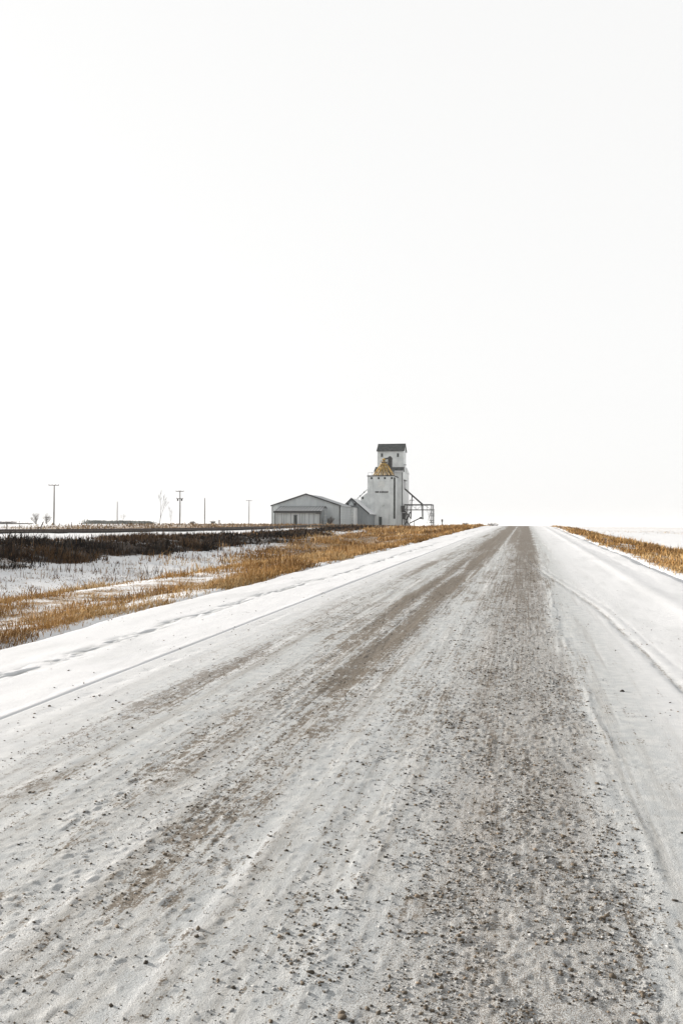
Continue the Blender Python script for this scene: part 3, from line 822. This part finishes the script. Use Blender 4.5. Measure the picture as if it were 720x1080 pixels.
    zb_ = gz(491.5, ys)
    B().tube([(ds.x, ys, zb_), (ds.x, ys, zb_ + .5), (ds.x, ys, ds.z - .2), (ds.x, ys, ds.z + .5), (ds.x + .1, ys, ds.z + 1.0)], [1.0, 1.15, .95, .75, .25], 12).build('distributor', M['gold'], root)
    for q in range(5):
        a = 2 * math.pi * q / 5 + .4
        B().tube([(ds.x + 1.9 * math.cos(a), ys + 1.9 * math.sin(a), za + .33), (ds.x + 1.15 * math.cos(a), ys + 1.15 * math.sin(a), ds.z + .3)], .09, 6).build('distributor_leg', M['dark_steel'], root)
    B().tube([(ds.x, ys, ds.z - .55), (ds.x, ys, ds.z - .25)], 1.12, 12).build('distributor_band', M['dark_steel'], root)
    B().tube([(lh.x - .3, ys + 1.4, gz(483, ys)), (ds.x + .2, ys + .3, ds.z + .8)], .3, 8).build('transfer_pipe', M['trim'], root)
    feet = [(393.0, 283.0), (395.5, 281.2), (398.2, 280.9), (400.6, 281.8), (403.0, 280.8), (405.6, 281.2), (408.2, 280.9), (410.6, 281.6), (413.0, 281.0), (415.4, 283.4), (396.8, 287.6), (404, 288.2), (411, 287.8)]
    for k, (p, yy) in enumerate(feet):
        fx = gx(p, yy)
        a = 2 * math.pi * k / len(feet)
        s = Vector((ds.x + (fx - ds.x) * .30, ys + (yy - ys) * .2, zb_ + .35 + .5 * math.sin(k * 2.4)))
        e = Vector((fx, yy, za + .34))
        m = s.lerp(e, .5) + Vector((0, 0, .12))
        B().tube([s, m, e], [.19, .19, .19], 8).build('spout', M['gold'], root)
    # walkway rail on the annex roof
    rl = B()
    for p in (388.0, 392, 397, 402, 407, 412, 415):
        x = gx(p, YA + .1); rl.box(x - .04, x + .04, YA + .1, YA + .18, za + .33, za + 1.3)
    rl.box(gx(388.0, YA), gx(415, YA), YA + .1, YA + .18, za + 1.3, za + 1.37)
    rl.build('roof_railing', M['dark_steel'], root)
    return dict(xm1=xm1, za=za)

def loading_frame(info):
    """open steel frame beside the elevator"""
    Y0, Y1 = 291.0, 296.5
    gx = lambda px, Y: at(px, 545, Y).x
    gz = lambda py, Y, px=440: at(px, py, Y).z
    z0 = 1.2
    root = empty('loading_gantry', (gx(440, Y0), Y0, z0), 'dark open steel loading frame standing right of the grain elevator', 'steel frame')
    zt, zl = gz(531.7, Y0), gz(537.4, Y0)
    x0, x1 = gx(426.4, Y0), gx(454.8, Y0)
    s = .15
    for Y in (Y0, Y1):
        for x in (x0, x1):
            MB().box(x - s, x + s, Y - s, Y + s, z0, zt).build('post', M['dark_steel'], root)
        MB().box(x0 + s, x1 - s, Y - .14, Y + .14, zt - .36, zt - .02).build('top_beam', M['dark_steel'], root)
        MB().box(x0 + s, x1 - s, Y - .10, Y + .10, zl - .18, zl + .02).build('rail_beam', M['dark_steel'], root)
    for x in (x0, x1):
        MB().box(x - .12, x + .12, Y0 + s, Y1 - s, zt - .35, zt - .03).build('cross_beam', M['dark_steel'], root)
    for p in (432, 438, 444, 450):
        x = gx(p, Y0); MB().box(x - .06, x + .06, Y0 - .06, Y0 + .06, zl + .02, zt - .36).build('baluster', M['dark_steel'], root)
    # bracing of the hopper tower at the left end
    a, b = gx(426.4, Y0 - .4), gx(432.5, Y0 - .4)
    for (xa, za_, xb, zb) in ((a, gz(538.5, Y0), b, gz(546, Y0)), (a, gz(546, Y0), b, z0 + .2), (b, gz(540, Y0), a, z0 + .3)):
        MB().tube([(xa, Y0 - .45, za_), (xb, Y0 - .45, zb)], .20, 6).build('brace', M['dark_steel'], root)
    for k, (p, t) in enumerate(((424.9, 533.5), (426.0, 541.0))):
        x = gx(p, Y0 - .8); zz = gz(t, Y0)
        MB().prism([(x - .55, zz - 2.2), (x + .45, zz - 2.2), (x + .7, zz), (x - .7, zz)], Y0 - 1.4, Y0 - .55).build('boot_hopper', M['dark_steel'], root)
    for (pa, ya, pb, yb, Yd) in ((426.4, 537.6, 433.0, 532.0, Y0 + .25), (433.0, 532.0, 439.5, 537.4, Y0 + .25), (439.5, 537.4, 446.0, 532.0, Y0 + .25), (446.0, 532.0, 454.8, 537.4, Y0 + .25),
                                 (427.0, 552.0, 432.4, 538.0, Y1), (449.8, 552.5, 454.8, 538.0, Y1), (454.8, 552.0, 449.8, 538.0, Y1)):
        MB().tube([at(pa, ya, Yd), at(pb, yb, Yd)], .05, 5).build('strut', M['dark_steel'], root)
    # ladder tower at the right end
    xr = gx(457.6, Y1)
    for x in (gx(452.6, Y1), xr):
        MB().box(x - .05, x + .05, Y1 + .4, Y1 + .5, z0, gz(537.0, Y1)).build('stair_post', M['dark_steel'], root)
    for p in (537.6, 542.0, 544.0, 549.0, 551.0):
        z = gz(p, Y1); MB().box(gx(452.8, Y1), xr - .1, Y1 + .3, Y1 + .66, z - .12, z + .1).build('stair_landing', M['dark_steel'], root)
    # the spout: slanting pipe from the side window, dropping into the frame
    sr = empty('loading_spout', (gx(444.8, 294.5), 294.5, gz(545, 294.5)), 'dark slanting spout running from the elevator side window down to the loading frame', 'spout')
    A, Bp, C = at(428.0, 515.5, 294.5), at(445.3, 532.0, 294.5), at(445.4, 545.0, 294.5)
    A.x = info['xm1'] + .1
    MB().tube([A, Bp], .28, 8).build('slant_pipe', M['dark_steel'], sr)
    MB().tube([Bp + Vector((0, 0, .15)), C], .24, 8).build('drop_pipe', M['dark_steel'], sr)
    MB().tube([C + Vector((0, 0, .1)), C - Vector((0, 0, .9))], [.3, .42], 8).build('spout_nozzle', M['patch'], sr)
    # support post under the spout
    p0, p1 = at(434.3, 522.6, 294.4), at(433.0, 547.5, 294.4)
    MB().tube([p1, p0], .20, 6).build('support_post', M['dark_steel'], root)
    q = at(431.6, 527.5, 297); q1 = at(436.5, 527.5, 297)
    MB().box(q.x, q1.x, 296.9, 297.1, q.z - .1, q.z + .1).build('catwalk_rail', M['dark_steel'], root)
    MB().box(q.x, q.x + .16, 296.9, 297.1, z0, q.z - .1).build('catwalk_post', M['dark_steel'], root)
    # portable auger
    ar = empty('grain_auger', (gx(433.5, 288), 288.0, 1.25), 'dark grain auger tube propped up at a slant under the loading frame', 'auger')
    f0, f1 = at(431.5, 552.0, 288), at(443.2, 546.2, 288)
    MB().tube([f0, f1], .17, 8).build('auger_tube', M['dark_steel'], ar)
    MB().box(f1.x - .3, f1.x + .35, 287.75, 288.25, f1.z - .35, f1.z + .3).build('discharge_head', M['dark_steel'], ar)
    mid = f0.lerp(f1, .45)
    for dy in (-.6, .6):
        MB().tube([(mid.x, 288 + dy * .3, mid.z), (mid.x - .2, 288 + dy, 1.25)], .06, 6).build('leg', M['dark_steel'], ar)

# ------------------------------------------------------------------ sheds
def gable(px_l, px_a, px_r, py_e, py_a, Y):
    gx = lambda px: at(px, 545, Y).x
    return gx(px_l), gx(px_a), gx(px_r), at(px_a, py_e, Y).z, at(px_a, py_a, Y).z

def roof_slab(x0, xa, x1, ze, za, y0, y1, over, th):
    """two pitched slabs as one mesh"""
    sl0, sl1 = (za - ze) / (xa - x0), (za - ze) / (x1 - xa)
    a, b = x0 - over, x1 + over
    return MB().prism([(a, ze - over * sl0), (xa, za), (b, ze - over * sl1), (b, ze - over * sl1 + th), (xa, za + th), (a, ze - over * sl0 + th)], y0, y1)

def machine_shed():
    Y, L = 246.0, 19.0
    x0, xa, x1, ze, za = gable(286.9, 322.8, 358.6, 533.6, 521.5, Y)
    z0 = 1.35
    root = empty('machine_shed', (xa, Y + L / 2, z0), 'wide grey steel machine shed with low gable roof and a lean-to in front', 'shed')
    MB().prism([(x0, z0), (x1, z0), (x1, ze), (xa, za), (x0, ze)], Y, Y + L).build('wall', M['steel_wall'], root)
    rf = roof_slab(x0, xa, x1, ze + .004, za + .004, Y - .35, Y + L + .35, .3, .12).build('roof', M['tin_roof'], root)
    roof_slab(x0, xa, x1, ze - .06, za - .06, Y - .45, Y - .352, .35, .38).build('fascia', M['trim'], root, rf)
    top = lambda x: (ze + (za - ze) * ((x - x0) / (xa - x0) if x < xa else (x1 - x) / (x1 - xa))) - .1
    battens(root, M['steel_wall'], x0, x1, 0.85, Y, z0, 0, w=.10, d=.06, ztop=top, name='wall_rib')
    MB().box(x0 - .08, x0 + .16, Y - .1, Y - .003, z0, ze - .1).build('corner_trim', M['trim'], root)
    MB().box(x1 - .28, x1 + .06, Y - .1, Y - .003, z0, ze - .1).build('corner_trim', M['trim'], root)
    for k in range(7):
        z = z0 + .7 * k + .6
        if z < ze - .3: MB().box(x1 + .003, x1 + .05, Y + .1, Y + L, z, z + .06).build('side_girt', M['patch'], root)
    for k in range(1, 9):
        y = Y + L * k / 9
        MB().prism([(xa + .3, za + .125 - .3 * (za - ze) / (x1 - xa)), (x1 + .2, ze - .2 * (za - ze) / (x1 - xa) + .125), (x1 + .2, ze - .2 * (za - ze) / (x1 - xa) + .18), (xa + .3, za + .18 - .3 * (za - ze) / (x1 - xa))], y - .05, y + .05).build('roof_rib', M['tin_roof'], root, rf)
    # the lean-to
    YL = Y - 5.0
    gx = lambda px: at(px, 545, YL).x
    a, b = gx(290.0), gx(338.2)
    zw = at(315, 538.8, YL).z; zt = at(315, 534.6, Y).z
    lw = MB().prism_x([(YL, z0), (Y - .07, z0), (Y - .07, zt - .1), (YL, zw)], a, b).build('lean_to_wall', M['steel_wall'], root)
    sl = (zt - zw) / 5.0
    lr = MB().prism_x([(YL - .5, zw - .5 * sl + .004), (Y - .07, zt), (Y - .07, zt + .1), (YL - .5, zw - .5 * sl + .11)], a - .25, b + .25).build('lean_to_roof', M['snow_roof'], root)
    MB().box(a - .3, b + .3, YL - .58, YL - .502, zw - .5 * sl - .48, zw - .5 * sl + .14).build('eave_board', M['trim'], root, lr)
    n = 30
    for k in range(n + 1):
        x = a + (b - a) * k / n
        MB().prism_x([(YL - .55, zw - .55 * sl + .115), (Y - .1, zt + .10), (Y - .1, zt + .26), (YL - .55, zw - .55 * sl + .27)], x - .045, x + .045).build('roof_rib', M['trim' if k % 2 else 'tin_roof'], root, lr)
    for k in range(1, 20):
        x = a + (b - a) * k / 20
        MB().box(x - .09, x + .09, YL - .06, YL - .003, z0, zw - .35).build('wall_rib', M['grey_wall' if k % 2 or k in (4, 12) else 'steel_wall'], root, lw)
    MB().box(a - .1, a + .15, YL - .09, YL - .003, z0, zw - .3).build('corner_trim', M['trim'], root, lw)
    MB().box(b - .3, b + .05, YL - .09, YL - .003, z0, zw - .3).build('corner_trim', M['trim'], root, lw)
    xd = gx(311.6); zd = at(312, 543.6, YL).z
    d = MB().box(xd - .48, xd + .48, YL - .12, YL - .062, z0, zd).build('door', M['door'], root)
    MB().box(xd - .58, xd + .58, YL - .15, YL - .063, zd + .003, zd + .12).build('door_frame', M['trim'], root, d)
    MB().box(xd + .3, xd + .4, YL - .18, YL - .122, z0 + 1.0, z0 + 1.12).build('handle', M['rail'], root, d)
    MB().box(gx(333.2), gx(337.4), YL - .75, YL - .05, at(335, 541.3, YL).z - .12, at(335, 541.3, YL).z + .1).build('awning', M['trim'], root)
    # small pointed hopper bin against the wall
    hb = empty('hopper_bin', (gx(341.6), YL + 1.5, z0), 'small round grey steel bin with cone top beside the lean-to', 'bin')
    c = hb.location
    h = at(341.6, 536.2, YL + 1.5).z; h2 = at(341.6, 533.6, YL + 1.5).z
    MB().tube([(c.x, c.y, z0), (c.x, c.y, h)], .62, 16).build('shell', M['grey_wall'], hb)
    MB().tube([(c.x, c.y, h + .003), (c.x, c.y, h2)], [.70, .08], 16).build('cone_roof', M['trim'], hb)
    for k in range(1, 5):
        z = z0 + (h - z0) * k / 5
        MB().tube([(c.x, c.y, z - .03), (c.x, c.y, z + .03)], .645, 16).build('hoop', M['steel_wall'], hb)
    return root

def flat_annex_and_gable():
    # pale square-fronted box between the shed and the gabled granary
    Y = 262.0
    gx = lambda px: at(px, 545, Y).x
    a, b, z0 = gx(359.8), gx(372.8), 1.4
    zt = at(366, 534.9, Y).z
    root = empty('storage_box', ((a + b) / 2, Y + 4, z0), 'pale flat-fronted storage building between the machine shed and the gabled granary', 'building')
    w = MB().box(a, b, Y, Y + 8, z0, zt).build('wall', M['side_wall'], root)
    for k in range(1, 7):
        z = z0 + (zt - z0) * k / 7
        MB().box(a + .02, b - .02, Y - .06, Y - .003, z - .05, z + .05).build('horizontal_panel_seam', M['steel_wall'], root, w)
    MB().box(a - .15, b + .2, Y - .25, Y + 8.2, zt + .003, zt + .22).build('roof', M['trim'], root)
    # granary
    Y, L = 268.0, 13.0
    x0, xa, x1, ze, za = gable(355.5, 370.6, 388.0, 541.0, 526.0, Y)
    root = empty('granary', (xa, Y + L / 2, z0), 'dark grey gabled granary with steep pale roof against the elevator', 'granary')
    MB().prism([(x0, z0), (x1, z0), (x1, ze), (xa, za), (x0, ze)], Y, Y + L).build('wall', M['grey_wall'], root)
    rf = roof_slab(x0, xa, x1, ze + .004, za + .004, Y - .4, Y + L, .5, .14).build('roof', M['snow_roof'], root)
    roof_slab(x0, xa, x1, ze - .06, za - .06, Y - .5, Y - .402, .5, .42).build('fascia', M['trim'], root, rf)
    for k in range(1, 12):
        x = x0 + (x1 - x0) * k / 12
        tz = ze + (za - ze) * ((x - x0) / (xa - x0) if x < xa else (x1 - x) / (x1 - xa)) - .3
        MB().box(x - .05, x + .05, Y - .05, Y - .003, z0, tz).build('wall_rib', M['grey_wall'], root)
    for p in (366.4, 374.2):
        c = at(p, 531.8, Y)
        wd = MB().box(c.x - .38, c.x + .38, Y - .09, Y - .052, c.z - .38, c.z + .38).build('window', M['glass'], root)
        MB().box(c.x - .46, c.x + .46, Y - .14, Y - .053, c.z - .50, c.z - .381).build('sill', M['trim'], root, wd)
    MB().prism([(at(367.6, 533, Y).x, at(370, 532.8, Y).z), (at(372.8, 533, Y).x, at(370, 532.8, Y).z), (at(370.4, 533, Y).x, at(370, 528.4, Y).z)], Y - .06, Y - .052).build('gable_panel', M['steel_wall'], root)
    # conveyor pipe rising from the granary to the annex
    A, Bp = at(376.5, 526.0, 276), at(388.6, 514.8, 281)
    cv = empty('conveyor_pipe', A, 'thin inclined grain conveyor running from the granary roof up to the elevator', 'conveyor')
    MB().tube([A, Bp], .16, 8).build('pipe', M['patch'], cv)
    for t in (.25, .6):
        p = A.lerp(Bp, t); MB().box(p.x - .22, p.x + .22, p.y - .22, p.y + .22, p.z - .22, p.z + .22).build('clamp', M['dark_steel'], cv)
    # lean-to shelter beneath it
    Y = 279.0
    gx = lambda px: at(px, 545, Y).x
    zt, zl = at(386, 519, Y).z, at(381, 524.5, Y).z
    rt = empty('side_bin', ((gx(379) + gx(387)) / 2, Y + 4, z0), 'pale side bin with sloping top against the left wall of the elevator annex', 'bin')
    MB().prism([(gx(379.5), z0), (gx(387.0), z0), (gx(387.0), zt), (gx(379.5), zl)], Y + 1.2, Y + 8).build('wall', M['white_wall'], rt)
    c = at(382.4, 525.2, Y + 1.2)
    MB().box(c.x - .3, c.x + .3, Y + 1.12, Y + 1.197, c.z - .4, c.z + .4).build('hatch', M['glass'], rt)

# ------------------------------------------------------------------ poles, posts, track
def utility_pole(px, py_top, Y, label, arms, top_extra=0.0):
    p = at(px, py_top, Y)
    zb = float(ground_z(p.x, Y))
    root = empty('utility_pole', (p.x, Y, zb), label, 'utility pole', 'utility poles along the track')
    lean = rng.uniform(-.12, .12)
    MB().tube([(p.x, Y, zb - .4), (p.x + lean * .5, Y, (zb + p.z) / 2), (p.x, Y, p.z + top_extra)], [.17, .15, .11], 10).build('pole', M['wood'], root)
    for dz, half, ins in arms:
        z = p.z - dz
        ang = R(20); c, s = math.cos(ang), math.sin(ang)
        arm = MB().tube([(p.x - half * c, Y - .18 - half * s, z), (p.x + half * c, Y - .18 + half * s, z)], .085, 6).build('crossarm', M['wood'], root)
        for k in range(ins):
            t = -1 + 2 * k / (ins - 1) if ins > 1 else 0
            x, y = p.x + half * .92 * t * c, Y - .18 + half * .92 * t * s
            MB().tube([(x, y, z + .07), (x, y, z + .16), (x, y, z + .26)], [.05, .09, .05], 8).build('insulator', M['ceramic'], root, arm)
    return root

def poles():
    utility_pole(57.5, 511.6, 175, 'tall leftmost utility pole with a single wide crossarm', [(0.05, 1.15, 4)])
    r = utility_pole(190.0, 517.5, 215, 'utility pole with two crossarms standing beside the bare trees', [(0.2, 1.05, 4), (2.15, .85, 3)])
    p = at(190, 527, 215)
    for dx in (-.55, .6):
        MB().tube([(p.x + dx, 214.75, p.z - .35), (p.x + dx, 214.75, p.z + .25)], .2, 10).build('transformer_can', M['dark_steel'], r)
    utility_pole(216.0, 525.3, 262, 'plain bare pole without a crossarm', [])
    utility_pole(262.8, 527.8, 330, 'small distant utility pole with a short crossarm nearest the machine shed', [(0.1, 1.1, 3)])
    utility_pole(124.0, 529.0, 290, 'thin pale pole in front of the distant shelterbelt', [])

def fence_posts():
    spec = [(7.6, 548.0, 0.0, 'short'), (42.6, 548.5, 0.35, 'leaning'), (107.5, 0, .05, ''), (231.3, 0, 0.0, 'stout'), (21.0, 0, .05, ''), (76.0, 0, -.06, ''), (150.0, 0, .04, ''), (245, 0, -.05, '')]
    names = ['thin fence post at the far left edge beyond the track', 'crooked leaning fence post below the leftmost pair of bare trees', 'low fence post below the distant shelterbelt',
             'stout dark fence post right of the plain pole', 'low fence post between the far left edge and the leaning post', 'low fence post right of the tallest utility pole',
             'low fence post left of the tall bare tree', 'low fence post left of the small distant utility pole']
    for (px, _, lean, kind), lab in zip(spec, names):
        Y = {'leaning': 78.0, 'short': 90.0, 'stout': 235.0}.get(kind, 120.0 + px * .35)
        x = at(px, 552, Y).x; zb = float(ground_z(x, Y))
        h = {'leaning': 1.05, 'stout': 1.35}.get(kind, 1.0)
        root = empty('fence_post', (x, Y, zb), lab, 'fence post', 'fence posts beyond the railway')
        MB().tube([(x, Y, zb - .3), (x + lean * .35 * h, Y, zb + h * .5), (x + lean * h, Y, zb + h)], [.065 if kind != 'stout' else .2, .06 if kind != 'stout' else .19, .055 if kind != 'stout' else .17], 7).build('shaft', M['wood'], root)
        MB().box(x + lean * .8 * h - .02, x + lean * .8 * h + .02, Y - .11, Y - .06, zb + h * .78, zb + h * .82).build('wire_staple', M['rail'], root)

def railway():
    u, y0, y1 = 38.0, -30.0, 245.0
    n = 56
    ys = np.linspace(y0, y1, n)
    zs = ground_z(np.full(n, -u), ys)
    k = np.ones(9) / 9
    zs = np.convolve(np.pad(zs, 4, mode='edge'), k, 'valid') + 0.02
    root = empty('railway_track', (-u, 0, float(zs[6])), 'dark railway track running behind the bank towards the sheds', 'railway track')
    bz = root.location
    def strip(name, prof, m):
        V = np.array([[(-u + px) - bz.x, ys[i] - bz.y, zs[i] + pz - bz.z] for i in range(n) for px, pz in prof])
        kk = len(prof)
        F = [[i * kk + j, i * kk + j + 1, (i + 1) * kk + j + 1, (i + 1) * kk + j] for i in range(n - 1) for j in range(kk - 1)]
        me = mesh_np(name, V, np.array(F)); return link(name, me, m, root)
    strip('ballast', [(1.9, -.25), (1.45, .12), (-1.45, .12), (-1.9, -.25)][::-1], M['ballast'])
    for c in (.72, -.72):
        strip('rail', [(c - .07, .17), (c - .015, .19), (c - .036, .32), (c + .036, .32), (c + .015, .19), (c + .07, .17)], M['rail'])
    # sleepers, far too fine to tell apart from the road
    V, F = [], []
    for i, y in enumerate(np.arange(y0, y1, .62)):
        z = float(np.interp(y, ys, zs)) + .10 - bz.z
        b = len(V)
        for dz in (0, .09):
            V += [(-1.25, y - .1, z + dz), (1.25, y - .1, z + dz), (1.25, y + .1, z + dz), (-1.25, y + .1, z + dz)]
        F += [[b + q for q in f] for f in ((4, 5, 6, 7), (0, 1, 5, 4), (1, 2, 6, 5), (2, 3, 7, 6), (3, 0, 4, 7))]
    o = link('sleepers', mesh_np('sleepers', np.array(V), np.array(F)), M['wood'], root); o['kind'] = 'stuff'

# ------------------------------------------------------------------ bare trees
def bare_tree(px, py_top, Y, label, spread=0.3, levels=5, seed=1, forks=1, name='bare_tree', r0=None, mult=3):
    p = at(px, py_top, Y); zb = float(ground_z(p.x, Y)); H = p.z - zb
    rs = np.random.default_rng(seed)
    root = empty(name, (p.x, Y, zb), label, 'tree', 'bare trees on the horizon')
    r0 = r0 or H * 0.0105
    tr, cr = MB(), MB()
    def grow(pos, d, L, r, lev, mb):
        pts, rad = [pos], [r]
        dd = d.copy(); q = pos.copy(); ns = 4
        for k in range(ns):
            dd = (dd + Vector(rs.normal(0, .07, 3)) + Vector((0, 0, .05))).normalized()
            q = q + dd * (L / ns); pts.append(q.copy()); rad.append(max(r * (1 - .55 * (k + 1) / ns), .009))
        mb.tube(pts, rad, 6 if lev > 2 else 4, False)
        if lev <= 0: return
        for c in range(mult if lev > 1 else 3):
            t = rs.uniform(.35, 1.0); i = min(int(t * ns), ns - 1)
            b = pts[i].lerp(pts[i + 1], t * ns - i)
            a = rs.uniform(0, 2 * math.pi)
            side = Vector((math.cos(a), math.sin(a), 0))
            nd = (dd * (1 - spread) + side * spread * rs.uniform(.7, 1.5) + Vector((0, 0, .25))).normalized()
            grow(b, nd, L * rs.uniform(.5, .75), rad[i] * .6, lev - 1, cr)
        grow(pts[-1], dd, L * .62, rad[-1], lev - 1, cr)
    for f in range(forks):
        d = Vector((rs.uniform(-.35, .35) if forks > 1 else 0, rs.uniform(-.2, .2) if forks > 1 else 0, 1)).normalized()
        grow(Vector((p.x, Y, zb - .1)), d, H * (.40 if levels > 3 else .46), r0, levels, tr)
    t = tr.build('trunk', M['bark'], root); c = cr.build('crown', M['bark'], root)
    top = max(v[2] for v in cr.v); s = H / (top - zb)
    for o in (t, c): o.scale = (s, s, s)
    return root

def trees():
    bare_tree(169.0, 515.5, 190, 'tall slender bare tree left of the two-armed pole', .30, 4, 12, mult=2)
    bare_tree(181.5, 533.0, 188, 'smaller spindly bare tree beside the two-armed pole', .30, 3, 8, mult=2)
    bare_tree(38.5, 540.0, 330, 'left one of two small round bare trees at far left', .55, 4, 21, 3, r0=.13)
    bare_tree(49.5, 540.5, 335, 'right one of two small round bare trees at far left', .60, 4, 34, 3, r0=.13)
    bare_tree(129.5, 541.0, 300, 'faint leafless sapling in front of the shelterbelt', .4, 3, 55)
    # far shelterbelts, read as one mass each
    def belt(name, label, pa, pb, top, Y, n, pal, cell):
        x0, x1 = at(pa, 552, Y).x, at(pb, 552, Y).x
        zb = float(ground_z((x0 + x1) / 2, Y)) - .2
        x = rng.uniform(x0, x1, n); y = Y + rng.normal(0, 6, n)
        hh = (at((pa + pb) / 2, top, Y).z - zb) * (0.55 + .5 * noise(x / cell, 0.5, 201)) * smooth(0, .08, (x - x0) / (x1 - x0)) ** .5
        z = zb + hh * rng.random(n) ** .8
        s = rng.uniform(.25, .6, n)
        me = clod_mesh(name, np.stack([x, y, z], -1), s, np.array(pal)[rng.integers(0, len(pal), n)])
        tag(link(name, me, M['evergreen']), label, 'trees', kind='stuff')
    g = [(0.13, 0.14, 0.125), (0.10, 0.11, 0.10), (0.17, 0.175, 0.16)]
    d = [(0.10, 0.095, 0.09), (0.14, 0.13, 0.125)]
    belt('shelterbelt', 'distant grey green shelterbelt of trees on the left horizon', 89, 159, 548.2, 560, 2600, g, 6)
    belt('far_grove', 'low dark grove on the horizon at the far left edge', -6, 14, 549.6, 800, 900, d, 14)
    belt('far_hedge', 'faint low hedge on the horizon between far grove and pair of trees', 15, 31, 551.0, 850, 500, d, 14)
    # scrub near the buildings
    def bush(px, py_top, Y, w, label, seed):
        rs = np.random.default_rng(seed)
        p = at(px, py_top, Y); zb = float(ground_z(p.x, Y)); H = p.z - zb
        root = empty('scrub_bush', (p.x, Y, zb), label, 'bush', 'scrub bushes')
        tw = MB(); st = MB()
        for k in range(46):
            a = rs.uniform(0, 2 * math.pi); r = w * rs.random() ** .6
            e = Vector((p.x + r * math.cos(a), Y + r * math.sin(a), zb + H * rs.uniform(.55, 1.0)))
            b = Vector((p.x + r * .25 * math.cos(a), Y + r * .25 * math.sin(a), zb - .05))
            m = b.lerp(e, .5) + Vector((0, 0, H * .12))
            (st if k < 10 else tw).tube([b, m, e], [.05, .04, .02], 4, False)
            for q in range(3):
                f = m.lerp(e, rs.random()); tw.tube([f, f + Vector(rs.normal(0, .28, 3)) + Vector((0, 0, .2))], [.03, .015], 3, False)
        st.build('stem', M['bark'], root); tw.build('twigs', M['wood'], root)
    bush(347.5, 545.2, 243.6, 1.6, 'dark leafless bush against the right end of the machine shed wall', 4)
    bush(203.0, 550.0, 300, 1.3, 'tiny bush left of the plain bare pole', 5)
    bush(224.5, 549.6, 300, 1.3, 'tiny bush right of the plain bare pole', 6)
    bush(519.5, 551.6, 300, 2.2, 'tiny far scrub bush on the skyline left of the road crest', 7)
    bush(490.5, 551.5, 290, 1.2, 'tiny far scrub bush on the skyline between frame and road', 9)

def marker_post():
    Y = 262.0
    a = at(466.0, 547.6, Y); zb = float(ground_z(a.x, Y))
    root = empty('meter_pedestal', (a.x, Y, zb), 'small dark pedestal box on the skyline right of the loading frame', 'pedestal')
    MB().box(a.x - .12, a.x + .12, Y - .1, Y + .1, zb - .1, a.z - .75).build('stand', M['dark_steel'], root)
    MB().prism([(a.x - .26, a.z - .75), (a.x + .26, a.z - .75), (a.x + .26, a.z - .1), (a.x, a.z), (a.x - .26, a.z - .1)], Y - .22, Y + .22).build('box', M['dark_steel'], root)

# ------------------------------------------------------------------ put it together
build_ground()
build_road()
info = grain_elevator()
loading_frame(info)
machine_shed()
flat_annex_and_gable()
railway()
poles()
fence_posts()
trees()
marker_post()
build_grass()
build_gravel()
clod_thing(0.86, 8.15, 0.022, 'lone dark clod on the smooth snow right of the gravel lane')
clod_thing(-1.86, 2.62, 0.017, 'largest dark clod casting a shadow at the lower left of the road')

# ------------------------------------------------------------------ thin winter haze
hz = MB().box(-6500, 6500, -600, 9500, -3.0, 34.0).mesh('haze')
t = NT('winter_haze')
t.n.remove(t.b)
pv = t.node('ShaderNodeVolumePrincipled')
pv.inputs['Color'].default_value = (0.93, 0.94, 0.95, 1)
pv.inputs['Density'].default_value = 0.0001
t.l.new(pv.outputs['Volume'], t.n['Material Output'].inputs['Volume'])
haze = tag(link('haze', hz, t.m), 'thin pale winter haze over the prairie', 'haze', kind='stuff')
